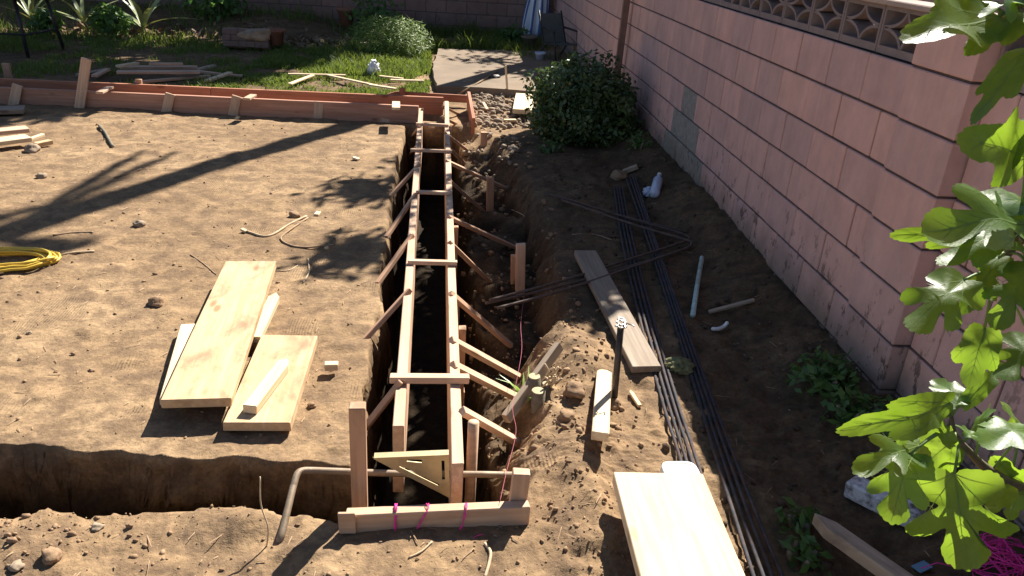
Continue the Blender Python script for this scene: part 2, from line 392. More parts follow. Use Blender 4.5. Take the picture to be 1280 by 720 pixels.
# ------------------------------------------------------------------ ground sheet
def build_ground():
    u = np.concatenate([[-60, -20, -8, -4, -2.2, -1.6], np.linspace(-1.3, .95, 620), [1.1, 1.5, 2, 4, 10, 40]])
    ys = [-60, -25, -10, -4, -1.5, -.5, 0.2, .6, .9]
    y = 1.15
    while y < 15: ys.append(y); y += .0058*(y+.2)
    ys += [16, 18, 22, 30, 60, 130]
    ys = sorted(ys+list(np.arange(2.09, 2.37, .0035)))
    ys = np.array(ys); w = np.maximum(ys, .5)+.35
    Y, U = np.meshgrid(ys, u, indexing='ij'); X = U*w[:, None]*1.0
    Z = ground_h(X, Y); far = (np.abs(X) > 12) | (Y > 15.5) | (Y < .5); Z = np.where(far, 0.0, Z)
    cut = ss((-.015-Z)/.05)*ss((Z+.66)/.05)*(~far)
    X = X+cut*(.045*fbm(Z*9+X*2, Y*5+Z*4, 4, 101)); Y = Y+cut*(.05*fbm(X*5+Z*3, Z*9+Y*2, 4, 102)+.02*fbm(X*19, Z*24, 2, 103))
    v = np.stack([X, Y, Z], -1).reshape(-1, 3); R, C = X.shape
    idx = np.arange(R*C).reshape(R, C)
    f = np.stack([idx[:-1, :-1], idx[:-1, 1:], idx[1:, 1:], idx[1:, :-1]], -1).reshape(-1, 4)
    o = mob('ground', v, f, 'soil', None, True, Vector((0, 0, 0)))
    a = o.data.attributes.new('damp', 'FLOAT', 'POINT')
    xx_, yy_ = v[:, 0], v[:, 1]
    d = np.clip((-.03-v[:, 2]+.03*fbm(v[:, 0]*6, v[:, 1]*6, 3, 91))/.2, 0, 1)  # moist trench soil, darkened further to paint in its shade
    d = np.maximum(d, .66*ss((xx_-.85)/.4)*ss((9-yy_)/1.5)*(yy_ > 0))     # shade along the wall, painted into the soil colour
    d = np.maximum(d, .45*ss((yy_-7.5)/.4)*ss((-.3-xx_)/.5))  # darker ground under the lawn grass
    d = np.maximum(d, .55*ss((xx_-.2)/.15)*ss((yy_-3.0)/.3)*ss((6.9-yy_)/.5))  # tree shade over the dug strip, painted into the soil too
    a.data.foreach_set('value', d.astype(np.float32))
    tag(o, kind='structure'); return o
build_ground()

# crumbs of soil lying about (uncountable)
def crumbs():
    rs = np.random.RandomState(3); v0, f0 = ico(1); v0 = v0/np.abs(v0).max(1, keepdims=True)**.75; P = []
    def put(n, fx, fy, r0, r1): 
        for k in range(n): P.append((fx(), fy(), r0+(r1-r0)*rs.rand()**4))
    put(900, lambda: rs.uniform(-3.2, -.3), lambda: 2.3+4.6*rs.rand()**1.3, .002, .010)
    put(700, lambda: rs.uniform(-1.3, .6), lambda: rs.uniform(1.5, 1.95), .001, .006)
    put(1400, lambda: rs.normal(.50, .12), lambda: rs.uniform(1.6, 3.3), .001, .008)
    put(700, lambda: rs.uniform(.2, .75), lambda: rs.uniform(2.2, 6.8), .003, .018)
    put(900, lambda: rs.uniform(.75, 1.75), lambda: rs.uniform(1.6, 6.2), .002, .016)
    put(200, lambda: rs.normal(-1.2, .25), lambda: rs.normal(1.84, .06), .002, .013)
    P = np.array(P); g = ground_h(P[:, 0], P[:, 1]); n = len(P)
    jit = 1+rs.uniform(-.42, .42, size=(n, len(v0), 1)); sq = rs.uniform(.5, 1.3, size=(n, 1, 3))
    V = v0[None]*jit*sq*P[:, 2][:, None, None]+np.stack([P[:, 0], P[:, 1], g+P[:, 2]*.25], -1)[:, None, :]
    Fc = f0[None]+(np.arange(n)*len(v0))[:, None, None]
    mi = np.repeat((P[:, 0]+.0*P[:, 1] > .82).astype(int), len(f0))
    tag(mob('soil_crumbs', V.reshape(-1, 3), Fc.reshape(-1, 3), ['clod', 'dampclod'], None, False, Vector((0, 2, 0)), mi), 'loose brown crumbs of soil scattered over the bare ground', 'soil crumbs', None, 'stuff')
    # rubble between slab and form
    P = []
    for k in range(1100): P.append((rs.uniform(.33, 1.15), rs.uniform(7.1, 8.72), .005+.032*rs.rand()**3))
    for k in range(90): P.append((rs.uniform(.3, .7), rs.uniform(5.9, 7.2), .006+.025*rs.rand()**2))
    P = np.array(P); g = ground_h(P[:, 0], P[:, 1]); n = len(P)
    jit = 1+rs.uniform(-.3, .3, size=(n, len(v0), 1)); sq = rs.uniform(.55, 1.25, size=(n, 1, 3))
    V = v0[None]*jit*sq*P[:, 2][:, None, None]+np.stack([P[:, 0], P[:, 1], g+P[:, 2]*.3], -1)[:, None, :]
    Fc = f0[None]+(np.arange(n)*len(v0))[:, None, None]
    tag(mob('rubble', V.reshape(-1, 3), Fc.reshape(-1, 3), 'stone', None, False, Vector((.7, 7.9, 0))), 'broken concrete rubble heaped in front of the old slab', 'rubble', None, 'stuff')
crumbs()
def straw():
    rs = np.random.RandomState(8); n = 1250
    x = np.concatenate([rs.uniform(-3.4, -.3, 850), rs.uniform(-1.3, .9, 130), rs.uniform(.3, 1.7, 270)]); y = np.concatenate([2.3+4.7*rs.rand(850)**1.0, rs.uniform(1.5, 1.95, 130), rs.uniform(1.6, 6.5, 270)])
    L_ = .004+.026*rs.rand(n)**3; a = rs.uniform(0, PI, n); w = .0008+.0010*rs.rand(n); z = ground_h(x, y)
    d = np.stack([np.cos(a)*L_, np.sin(a)*L_, rs.uniform(-.1, .15, n)*L_], -1); s_ = np.stack([-np.sin(a)*w, np.cos(a)*w, 0*w], -1); c = np.stack([x, y, z+.004], -1); u = np.stack([0*w, 0*w, w*1.6], -1)
    V = np.stack([c-d-s_, c+d-s_, c+d+s_, c-d+s_, c-d+u, c+d*.9+u], 1).reshape(-1, 3); o = np.arange(n)*6
    Q = np.concatenate([np.stack([o, o+1, o+5, o+4], -1), np.stack([o+1, o+2, o+2, o+5], -1)[:, [0, 1, 3, 3]], np.stack([o+2, o+3, o+4, o+5], -1)]); T = np.concatenate([Q[:, [0, 1, 2]], Q[:, [0, 2, 3]]]); T = T[(T[:, 0] != T[:, 1]) & (T[:, 1] != T[:, 2]) & (T[:, 0] != T[:, 2])]
    tag(mob('straw', V, T, 'twig', None, False, Vector((0, 3, 0))), 'dry straw and root bits scattered over the bare ground', 'straw', None, 'stuff')
straw()

# old slab of concrete in the far corner
def slab():
    out = [at(541, 100, .05), at(546, 112, .05), at(600, 113, .05), at(664, 118, .05), Vector((1.70, 8.9, .05)), Vector((1.70, 11.6, .05)), Vector((.05, 11.3, .05)), at(541, 85, .05)]
    pts = []
    for i in range(len(out)):
        a, b = out[i], out[(i+1) % len(out)]; k = max(2, int((b-a).length/.12))
        for j in range(k):
            p = a.lerp(b, j/k); q = .03*mnoise.noise(p*5); pts.append(Vector((p.x+q, p.y+q, .085)))
    n = len(pts); c = sum(pts, Vector())/n
    V = [tuple(p) for p in pts]+[(p.x, p.y, -.08) for p in pts]
    Fc = [tuple(range(n))]+[(i, i+n, (i+1) % n+n, (i+1) % n) for i in range(n)]
    o = mob('pavement', V, Fc, 'slab'); tag(o, kind='structure')
slab()

# ------------------------------------------------------------------ block walls
def blockmat(name, base, gray=(.30, .28, .25), stain=1.):
    m, nt, bs, out = newmat(name); p = posvec(nt)
    tint = N(nt, 'ShaderNodeAttribute', attribute_name='tint')
    f = noise(nt, mapping(nt, p, (1, 1.5, 1.)), 4.5, 8, .66)
    c = ramp(nt, f, [(.30, [k*.84 for k in base]), (.70, [k*1.1 for k in base])])
    c = mix(nt, 1., c, mix(nt, tint.outputs['Fac'], (.86, .89, .93), (1.07, 1.03, 1.0)), 'MULTIPLY')
    # faded vertical runs
    st = ramp(nt, noise(nt, mapping(nt, p, (1, 9, .7)), 2., 5, .6), [(.48, 0.), (.66, 1.)])
    c = mix(nt, mth(nt, 'MULTIPLY', st, .22), c, (.40, .30, .29))
    gr = N(nt, 'ShaderNodeAttribute', attribute_name='bare')
    gn = ramp(nt, noise(nt, p, 30, 5, .6), [(.3, [k*.75 for k in gray]), (.7, [k*1.2 for k in gray])])
    c = mix(nt, gr.outputs['Fac'], c, gn)
    # soil splashed on the lowest courses
    z = N(nt, 'ShaderNodeSeparateXYZ'); L(nt, p, z.inputs[0])
    zz = mth(nt, 'ADD', z.outputs[2], mth(nt, 'MULTIPLY', noise(nt, p, 5, 5, .6), .4))
    c = mix(nt, mth(nt, 'MULTIPLY', ramp(nt, zz, [(.30, 1.), (.55, 0.)]), .8*stain), c, (.20, .15, .11))
    sp = ramp(nt, noise(nt, mapping(nt, p, (1, 1.4, .8)), 11, 7, .72), [(.56, 0.), (.61, 1.)])
    low = ramp(nt, z.outputs[2], [(.20, 1.), (.66, 0.)])
    c = mix(nt, mth(nt, 'MULTIPLY', mth(nt, 'MULTIPLY', sp, low), .85*stain), c, (.09, .065, .055))
    L(nt, c, bs.inputs['Base Color']); bs.inputs['Roughness'].default_value = .93; bs.inputs['Specular IOR Level'].default_value = .15
    n1 = bump(nt, bs, noise(nt, p, 14, 6, .6), .35, .01)
    bump(nt, bs, noise(nt, p, 150, 4, .6), .45, .003, n1)
    return m
M['pinkblock'] = blockmat('pink_painted_block', (.66, .415, .365))
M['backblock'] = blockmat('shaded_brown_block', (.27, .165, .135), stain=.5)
M['breeze'] = blockmat('breeze_block', (.27, .215, .20), stain=0)
M['mortar'] = plain('mortar', (.12, .09, .08), .95, 0, .25, 20, .1, .5)
M['capstone'] = blockmat('cap_stone', (.42, .33, .28), stain=0)
def block_geo(x0, x1, y0, y1, z0, z1, b=.004):
    """box bevelled on its outward edges"""
    bm = bmesh.new(); v, f = box_geo(x0, x1, y0, y1, z0, z1); vs = [bm.verts.new(p) for p in v]
    for q in f: bm.faces.new([vs[i] for i in q])
    bmesh.ops.bevel(bm, geom=bm.edges[:], offset=b, segments=1, affect='EDGES')
    V = [tuple(p.co) for p in bm.verts]; bm.verts.index_update(); Fc = [tuple(p.index for p in q.verts) for q in bm.faces]; bm.free(); return V, Fc
def brickmesh(name, blocks, mats, parent, backing):
    """blocks: list of (box, tint, bare)"""
    parts = []; tints = []; bares = []
    for bx, t, g in blocks:
        v, f = block_geo(*bx); parts.append((v, f, 0)); tints += [t]*len(v); bares += [g]*len(v)
    for bx in backing:
        v, f = box_geo(*bx); parts.append((v, f, 1)); tints += [.5]*8; bares += [0]*8
    V, Fc, I = merge(parts); o = mob(name, V, Fc, mats, parent, False, None, I)
    for nm, arr in (('tint', tints), ('bare', bares)):
        a = o.data.attributes.new(nm, 'FLOAT', 'POINT'); a.data.foreach_set('value', np.array(arr, np.float32))
    return o
WX = 1.76; CH = .1965; BL = .335; ZT = 1.283
def courses(y0, y1, x0, x1, rows, phase, gap=.010, vg=.0046, axis='y', ztop=ZT, bare=None, backrec=.006):
    out = []
    for r in range(rows):
        za = ztop-(r+1)*CH; zb = ztop-r*CH
        st = phase[r % 2]; y = st-math.ceil((st-y0)/BL)*BL
        while y < y1-.01:
            a = max(y, y0); b = min(y+BL, y1)
            if b-a > .03:
                j = random.uniform(-1, 1)*.0026; g = bare((a+b)/2, (za+zb)/2) if bare else 0
                if axis == 'y': bx = (x0+j, x1, a+vg, b-vg, za+gap/2, zb-gap/2)
                else: bx = (a+vg, b-vg, x0+j, x1, za+gap/2, zb-gap/2)
                out.append((bx, random.random(), g))
            y += BL
    return out
wall = thing('block_wall', 'long pink painted concrete block wall with breeze block top along the right side', 'wall', (WX+.08, 6, 0))
def isbare(y, z):
    return 1. if (5.30 < y < 5.72 and .49 < z < .69) or (5.1 < y < 5.86 and .1 < z < .49 and not (z > .3 and y > 5.75)) else 0.
PY0, PY1 = 2.47, 2.84
brickmesh('wall_panel', courses(PY1+.002, 13.62, WX, WX+.15, 8, (2.84, 2.99), bare=isbare), ['pinkblock', 'mortar'], wall, [(WX+.010, WX+.140, PY1+.004, 13.6, ZT-8*CH, ZT-.004)])
brickmesh('wall_panel', courses(-2.5, PY0-.004, WX+.05, WX+.15, 8, (2.31, 2.14)), ['pinkblock', 'mortar'], wall, [(WX+.060, WX+.140, -2.5, PY0-.006, ZT-8*CH, ZT-.004)])
pb = []
for r in range(-1, 8):
    za = ZT-(r+1)*CH; zb = ZT-r*CH
    if r == -1: zb = ZT+.185
    pb.append(((WX-.014, WX+.165, PY0, PY1, za+.005, zb-.005), random.random(), 0))
brickmesh('pilaster', pb, ['pinkblock', 'mortar'], wall, [(WX-.004, WX+.155, PY0+.010, PY1-.007, ZT-8*CH, ZT+.18)])
# breeze blocks (wall runs slightly outward)
def breeze_geo(y0, y1, z0, z1, x0, x1):
    t = .014; parts = [box_geo(x0, x1, y0, y1, z0, z0+.03), box_geo(x0, x1, y0, y1, z1-t, z1), box_geo(x0, x1, y0, y0+t, z0+.03, z1-t), box_geo(x0, x1, y1-t, y1, z0+.03, z1-t)]
    a, b, c, d = y0+t*.6, y1-t*.6, z0+.026, z1-t*.6; ry = (b-a)*.5-.004; rz = (d-c)*.5-.002; th = .013
    for (cy, cz, sy, sz) in ((a, c, 1, 1), (b, c, -1, 1), (a, d, 1, -1), (b, d, -1, -1)):
        V = []; n = 10
        for i in range(n+1):
            g = PI/2*i/n
            for k in (0, th):
                yy, zz = cy+sy*(ry+.006-k)*math.cos(g), cz+sz*(rz+.006-k)*math.sin(g)
                V += [(x0+.004, yy, zz), (x1-.004, yy, zz)]
        Fc = []
        for i in range(n):
            p = i*4; q = p+4; Fc += [(p, q, q+1, p+1), (p+2, p+3, q+3, q+2), (p, p+2, q+2, q), (p+1, q+1, q+3, p+3)]
        parts.append((V, Fc))
    return merge(parts)
proto = None; ys_ = [PY1+.003+k*BL for k in range(32)]+[PY0-.005-BL*(k+1) for k in range(8)]
for y in ys_:
    rec = .0 if y > 2.6 else .05
    if proto is None:
        V, Fc, I = breeze_geo(0, BL-.006, 0, .178, 0, .10)
        proto = mob('breeze_block', V, Fc, 'breeze', wall, False, Vector((0, 0, 0)))
        for nm, val in (('tint', .4), ('bare', 0.)):
            a_ = proto.data.attributes.new(nm, 'FLOAT', 'POINT'); a_.data.foreach_set('value', np.full(len(proto.data.vertices), val, np.float32))
        o = proto
    else:
        o = proto.copy(); COL.objects.link(o); o.parent = wall
    o.matrix_local = WM[wall.name].inverted() @ Matrix.Translation((WX+.02+rec*.6, y, ZT+.002))
# cap stones
caps = []
y = PY0
while y < 13.5:
    caps.append(((WX-.005, WX+.155, y+.003, min(y+.67, 13.6)-.003, ZT+.183, ZT+.206), random.random(), 0)); y += .67
y = PY0-.67
while y > -2.6:
    caps.append(((WX+.025, WX+.165, y+.003, y+.667, ZT+.183, ZT+.206), random.random(), 0)); y -= .67
brickmesh('cap_course', caps, ['capstone', 'mortar'], wall, [])

wall.rotation_euler = (0, 0, -.016); wall.location.x = WX+.08+.016*3.4
bw = thing('block_wall', 'dark brown block wall closing the far end of the yard, in shade', 'wall', (-3, 13.75, 0))
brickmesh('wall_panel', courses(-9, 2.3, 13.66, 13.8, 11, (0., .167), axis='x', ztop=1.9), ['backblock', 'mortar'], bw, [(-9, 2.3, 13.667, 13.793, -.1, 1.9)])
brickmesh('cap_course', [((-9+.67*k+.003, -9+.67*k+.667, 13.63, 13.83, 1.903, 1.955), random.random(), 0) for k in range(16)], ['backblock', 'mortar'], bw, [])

post = board('brown_post', atx(770, 97, 1.775)+Vector((0, 0, -.45)), atx(770, 97, 1.775).lerp(atx(783, 0, 1.775), 1.9), .06, .05, 'post', up=(0, 1, 0))
tag(post, 'thin rusty brown post standing against the pink wall behind the round bush', 'post')

# neighbour's house behind the wall, seen over the cap
hs = thing('house', 'low grey brown neighbouring house glimpsed over the pink wall', 'house', (7, 3, 0))
mob('wall', *box_geo(5.2, 9, -4, 9, -.05, 2.9), 'stucco', hs)
V = [(4.8, -4.4, 2.85), (9.4, -4.4, 2.85), (9.4, 9.4, 2.85), (4.8, 9.4, 2.85), (7.1, -4.4, 3.9), (7.1, 9.4, 3.9), (4.8, -4.4, 2.75), (9.4, -4.4, 2.75), (9.4, 9.4, 2.75), (4.8, 9.4, 2.75)]
mob('roof', V, [(0, 4, 5, 3), (4, 1, 2, 5), (0, 1, 4), (2, 3, 5), (6, 9, 8, 7), (0, 3, 9, 6), (1, 7, 8, 2), (0, 6, 7, 1), (3, 2, 8, 9)], 'roof', hs)
for yy_ in (0.5, 4.5):
    w_ = mob('window', *merge([box_geo(5.15, 5.197, yy_-.05, yy_+1.25, .95, 1.0), box_geo(5.15, 5.197, yy_-.05, yy_+1.25, 2.0, 2.05), box_geo(5.15, 5.197, yy_-.05, yy_, 1.0, 2.0), box_geo(5.15, 5.197, yy_+1.2, yy_+1.25, 1.0, 2.0), box_geo(5.155, 5.197, yy_+.58, yy_+.62, 1., 2.)])[:2], 'trim', hs)
    mob('pane', *box_geo(5.17, 5.192, yy_+.002, yy_+.578, 1.002, 1.998), 'glass', w_); mob('pane', *box_geo(5.17, 5.192, yy_+.622, yy_+1.198, 1.002, 1.998), 'glass', w_)

# ------------------------------------------------------------------ formwork, the long narrow run
ZR = .13; TH = .038; FH = .277
fw = thing('formwork', 'long narrow lumber footing form with cross ties and side braces running away over the trench', 'formwork', (0, 4, 0))
def edgeboard(x, y0, y1, mat):
    return board('form_board', (x, y0, ZR-FH/2), (x, y1, ZR-FH/2), FH, TH, mat, fw, up=(1, 0, 0))
for nm, xs, yb in (('l', (-.098, -.118), (2.19, 4.5, 7.16)), ('r', (.094, .116), (1.99, 4.9, 7.52))):
    xm = (xs[0]+xs[1])/2
    for (xa, xb, a, b) in ((xs[0], xm, yb[0], yb[1]-.001), (xm, xs[1], yb[1]+.001, yb[2])):
        board('form_board', (xa, a, ZR-FH/2), (xb, b, ZR-FH/2), FH, TH, 'wood_form', fw, up=(1, 0, 0))
for (a, b, w_, t_) in (((520, 155), (561, 157), .03, .022), ((513, 187.5), (565, 189), .028, .02), ((520, 240), (563, 241.5), .032, .02), ((510, 327), (571, 329), .032, .02), ((487, 473), (586, 473), .036, .026)):
    p0 = at(*a, ZR+t_/2+.0015); p1 = at(*b, ZR+t_/2+.0015); p1.y = p0.y+(p1.y-p0.y)*.5
    board('cross_tie', p0, p1, w_, t_, 'wood_lath' if w_ < .03 else 'wood_form', fw)
LB = [((528, 137), (508, 163), .022), ((524, 159), (507, 182), .024), ((524, 179), (502, 207), .022), ((524, 207), (491, 242), .026), ((519, 244), (485, 293), .026), ((514, 296), (475, 350), .026), ((510, 365), (461, 419), .03), ((499, 480), (457, 534), .03)]
for a, b, w_ in LB:
    p0 = at(*a, ZR+.005); p1 = ong(*b, .004); p0.x = min(p0.x, -.10)
    d = (p1-p0).normalized(); board('brace', p0-d*.015, p1+d*.03, w_, .022, 'wood_stake', fw, up=(0, .5, 1))
RB = [((554, 133), (573, 143), .022), ((554, 147), (583, 162), .022), ((557, 167), (583, 187), .02), ((558, 181), (585, 209), .02), ((559, 202), (634, 236), .026), ((561, 225), (604, 264), .022), ((562, 272), (645, 310), .028), ((563, 304), (612, 352), .022), ((564, 368), (636, 430), .028), ((566, 426), (652, 473), .034), ((568, 457), (648, 498), .036), ((580, 515), (648, 553), .034)]
for a, b, w_ in RB:
    p0 = at(*a, ZR+.0); p1 = ong(*b, .008); d = (p1-p0).normalized()
    board('brace', p0-d*.01, p1+d*.02, w_, .024, 'wood_stake' if w_ < .03 else 'wood_form', fw, up=(0, -.4, 1))
def fstake(px, py, w_, t_, x, z0=-.45, mat='wood_stake', pr=fw, lean=0.):
    p = atx(px, py, x); board('stake', (p.x+lean, p.y, z0), (p.x, p.y, p.z), w_, t_, mat, pr, up=(1, 0, 0))
for px, py, w_, t_, x in ((578, 409, .042, .032, .136), (570, 283, .038, .028, .136), (568, 314, .042, .03, .136), (571, 378, .034, .03, .137), (563, 158, .03, .025, .135), (575, 487, .05, .04, .140)):
    fstake(px, py, w_, t_, x, -.35)
for px, py in ((509, 362), (512, 293), (519, 243), (524, 206), (527, 160), (497, 478)):
    fstake(px, py, .034, .026, -.138, -.4)

# round weathered post at the near end of the right board (visible pale top)
v, f = tube_geo([(.152, 2.20, -.4), (.152, 2.20, .14)], .019, 12); mob('round_stake', v, f, 'wood_form', fw, True)

# the back run along the lawn
fb = thing('formwork', 'wide reddish lumber form crossing the far side of the yard in front of the grass', 'formwork', (-3, 7.35, 0))
def fboard(x0, x1, y0, y1, zt, h, mat): board('form_board', (x0, y0, zt-h/2), (x1, y1, zt-h/2), h, TH, mat, fb, up=(0, 1, 0))
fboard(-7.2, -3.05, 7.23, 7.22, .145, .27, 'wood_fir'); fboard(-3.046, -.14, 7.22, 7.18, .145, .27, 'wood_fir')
fboard(-7.2, -2.05, 7.50, 7.53, .16, .27, 'wood_red'); fboard(-2.046, .086, 7.53, 7.54, .16, .27, 'wood_red')
for (a, b, zt) in (((22, 106), (15, 133), .16), ((108, 73), (97, 142), .40), ((213, 117), (205, 147), .16), ((296, 120), (289, 150), .16), ((399, 127), (397, 152), .16), ((481, 131), (482, 163), .14)):
    p0 = aty(*b, 7.165); p1 = aty(*a, 7.185); p0.z -= .03
    board('stake', p0, p1, .082, .022, 'wood_lath', fb, up=(0, 1, 0))
for px, py in ((75, 104), (173, 99), (201, 112), (300, 118), (388, 122), (459, 125)):
    p1 = aty(px, py, 7.565); board('stake', (p1.x, 7.565, -.1), p1, .055, .03, 'wood_stake', fb, up=(0, 1, 0))
for a, b in (((124, 116), (138, 109)), ((308, 124), (317, 119))):
    board('cleat', at(*a, .178), at(*b, .178), .06, .02, 'wood_lath', fb)
board('cleat', at(495, 136, .175), at(495, 128, .175), .07, .022, 'wood_pale', fb)
# far batter board at the corner
bb = thing('batter_board', 'small reddish batter board beside the rubble at the far corner of the form', 'batter board', at(545, 128, 0))
pa = aty(588, 124, 7.9); pb_ = aty(484, 119, 7.9); pb_.z = pa.z+.01
board('crosspiece', pa, pb_, .075, .03, 'wood_red', bb, up=(0, 1, 0), point=.09)
p1 = aty(503, 110, 7.865); board('stake', (p1.x, 7.865, -.1), p1, .06, .032, 'wood_red', bb, up=(0, 1, 0))
p0 = at(586, 114, .19); p1 = at(592, 150, .08); board('sideboard', p0-Vector((0, 0, .08)), p1-Vector((0, 0, .06)), .16, .03, 'wood_red', bb, up=(1, 0, 0))
# near batter board
nb = thing('batter_board', 'low batter board with pink twine tied round it at the near end of the form', 'batter board', at(545, 660, 0))
pa = Vector((-.235, 1.85, .022)); pb_ = Vector((.31, 1.87, .03))
board('crosspiece', pa, pb_, .085, .036, 'wood_form', nb, up=(0, 1, 0))
p1 = aty(447, 506, 1.985); board('stake', (p1.x, 1.985, -.25), p1, .048, .04, 'wood_stake', nb, up=(0, 1, 0))
p1 = aty(652, 589, 1.905); board('stake', (p1.x-.01, 1.905, -.1), p1, .052, .036, 'wood_form', nb, up=(0, 1, 0))
board('cleat', Vector((-.255, 1.825, .045)), Vector((-.205, 1.825, .045)), .075, .012, 'wood_form', nb, up=(0, 1, 0))
tw = []
for cx, n, tilt in ((-.09, 7, .0), (-.02, 2, .05), (.105, 3, .03)):
    pts = []
    for i in range(n*10+1):
        g = 2*PI*i/10; pts.append(Vector((cx+random.uniform(-.004, .004)+tilt*(math.sin(g)*.5), 1.859+.030*math.cos(g), .0255+.054*math.sin(g))))
    mob('twine_wrap', *tube_geo(pts, .0014, 5), 'pink', nb, True)
mob('twine_end', *tube_geo(spline([(.108, 1.835, -.01), (.13, 1.80, .0), (.15, 1.80, .012), (.17, 1.81, .01)], 6), .0014, 5), 'pink', nb, True)
# mason line running from the batter board along the form
ln_ = [(.22, 1.87, .078), at(633, 590, .07), at(645, 540, .05), at(641, 505, .03), at(652, 440, .05), at(651, 405, .02), at(655, 370, 0.)]
tag(tube('mason_line', spline(ln_, 6), .0008, 'mason', None, 5), 'thin pink mason line strung from the near batter board along the right braces', 'string')

# speed square
def extr_poly(name, outer, holes, thick, mw, mat, parent=None):
    bm = bmesh.new(); es = []
    for lp in [outer]+holes:
        vs = [bm.verts.new((x, y, 0)) for x, y in lp]; es += [bm.edges.new((vs[i], vs[(i+1) % len(vs)])) for i in range(len(vs))]
    bmesh.ops.triangle_fill(bm, edges=es, use_beauty=True)
    r = bmesh.ops.extrude_face_region(bm, geom=bm.faces[:])
    for v in r['geom']:
        if isinstance(v, bmesh.types.BMVert): v.co.z = thick
    bmesh.ops.recalc_face_normals(bm, faces=bm.faces)
    me = bpy.data.meshes.new(name); bm.to_mesh(me); bm.free(); me.materials.append(M[mat]); o = bpy.data.objects.new(name, me); reg(o, parent, mw); return o
tl = at(466, 571, ZR-.025); tr = aty(561, 567, 1.985); br = aty(563, 621, 1.985)
tl = aty(466, 571, 1.985)
X_ = (tl-tr).normalized(); Z_ = X_.cross(br-tr).normalized(); Y_ = Z_.cross(X_)
mw = Matrix((X_, Y_, Z_)).transposed().to_4x4(); mw.translation = tr
A_ = (tl-tr).length; B_ = (br-tr).length
sq = thing('carpenter_square', 'gold triangular carpenter square set across the near end of the form', 'square', tr)
o = extr_poly('blade', [(0, 0), (A_, 0), (A_*.96, B_*.07), (.004, B_), (0, B_)],
    [[(A_*.10, B_*.14), (A_*.06, B_*.14), (A_*.06, B_*.58), (A_*.10, B_*.58)],
     [(A_*.13, B_*.69), (A_*.145, B_*.72), (A_*.66, B_*.235), (A_*.645, B_*.205)],
     [(A_*.36, B_*.10), (A_*.36, B_*.17), (A_*.56, B_*.12), (A_*.54, B_*.08)]], .003, mw, 'square', sq)
Vf = [tr+X_*a+Y_*b+Z_*c for a in (0, A_*.98) for b in (-.006, 0) for c in (-.012, .014)]
mob('fence', Vf, [(0, 1, 3, 2), (4, 6, 7, 5), (0, 4, 5, 1), (2, 3, 7, 6), (0, 2, 6, 4), (1, 5, 7, 3)], 'square', sq)

# bent pipe across the near trench
pz = -.06; p_ = [ong(345, 690, -.03), ong(352, 668, .012), aty(366, 610, 2.02), aty(371, 594, 2.06), aty(378, 588.5, 2.08), aty(392, 588, 2.09), aty(495, 592, 2.105), aty(600, 593, 2.10), aty(655, 594, 2.10)]
tag(tube('bent_pipe', [p_[0], p_[1]]+spline(p_[2:6], 5)+p_[6:], .0115, 'galv', None, 10), 'tan weathered bent pipe crossing the near trench under the form', 'pipe')

# ------------------------------------------------------------------ planks and offcuts
def top4(tl, bl, width, zt, zb, t, mat, name, label, cat, over=0., **k):
    a = at(*tl, zt); b = at(*bl, zb); d = (a-b).normalized(); side = d.cross(Vector((0, 0, 1))).normalized(); upv = side.cross(d)
    o_ = side*width/2-upv*t/2
    return tag(board(name, b+o_-d*over, a+o_, width, t, mat, **k), label, cat)
top4((282, 326), (200, 500), .236, .105, .095, .036, 'wood_new', 'plank', 'longest stained tan plank lying on top of the lumber on bare soil', 'plank')
top4((327, 418), (278, 528), .228, .055, .055, .036, 'wood_new', 'plank', 'short wide tan plank with a pale stake lying on it', 'plank')
top4((226, 405), (199, 498), .10, .05, .052, .03, 'wood_pale', 'plank', 'narrow bleached board peeking out left under the longest plank', 'plank')
tag(board('stake', at(318, 425, .05), at(345, 369, .045), .05, .03, 'wood_pale', point=.05), 'pointed pale stake sticking out right from beneath the longest plank', 'stake')
tag(board('stake', at(312, 512, .074), at(357, 453, .074), .05, .032, 'wood_pale', point=.04, roundend=True), 'rounded pale stake lying on top of the short wide plank', 'stake')
tag(board('wood_block', at(406, 457.5, .025), at(423, 457, .025), .035, .028, 'wood_pale'), 'small pale offcut of wood on the soil right of the short plank', 'wood block')
# big foreground plank
pA = at(767, 590, .145); wdt = .282; pB = at(800, 718, .145); d = (pA-pB).normalized(); side = d.cross(Vector((0, 0, 1)))
c0 = pA+side*wdt/2-Vector((0, 0, .019)); tag(board('plank', c0-d*1.1, c0, wdt, .038, 'wood_pale'), 'wide bright sunlit plank jutting into the foreground over the soil', 'plank')
# tub holding its far end
def rtub():
    c = at(850, 577, .05); c = Vector((.815, 1.965, 0)); V = []; Fc = []; n = 40; g0 = gz(c.x, c.y)-.01
    prof = [(1.02, 0), (1.06, .002), (1.06, .010), (1.0, .012), (.93, .080), (.90, .088), (.84, .091), (.80, .087), (.4, .087)]
    for s, h in [(a_, b_*1.22) for a_, b_ in prof]:
        for i in range(n):
            a = 2*PI*i/n; ca, sa = math.cos(a), math.sin(a); e = .45
            V.append((c.x+s*.066*math.copysign(abs(ca)**e, ca), c.y+s*.085*math.copysign(abs(sa)**e, sa), g0+.0+h))
    for j in range(len(prof)-1):
        for i in range(n): Fc.append((j*n+i, j*n+(i+1) % n, (j+1)*n+(i+1) % n, (j+1)*n+i))
    Fc.append(tuple(range(n))[::-1]); Fc.append(tuple(range((len(prof)-1)*n, len(prof)*n)))
    tag(mob('plastic_tub', V, Fc, 'white', None, True), 'upturned shallow white plastic tub under the far end of the bright foreground plank', 'tub')
rtub()
for bx in ((.60, 1.60, .018), (.78, 1.28, .018)):
    pass
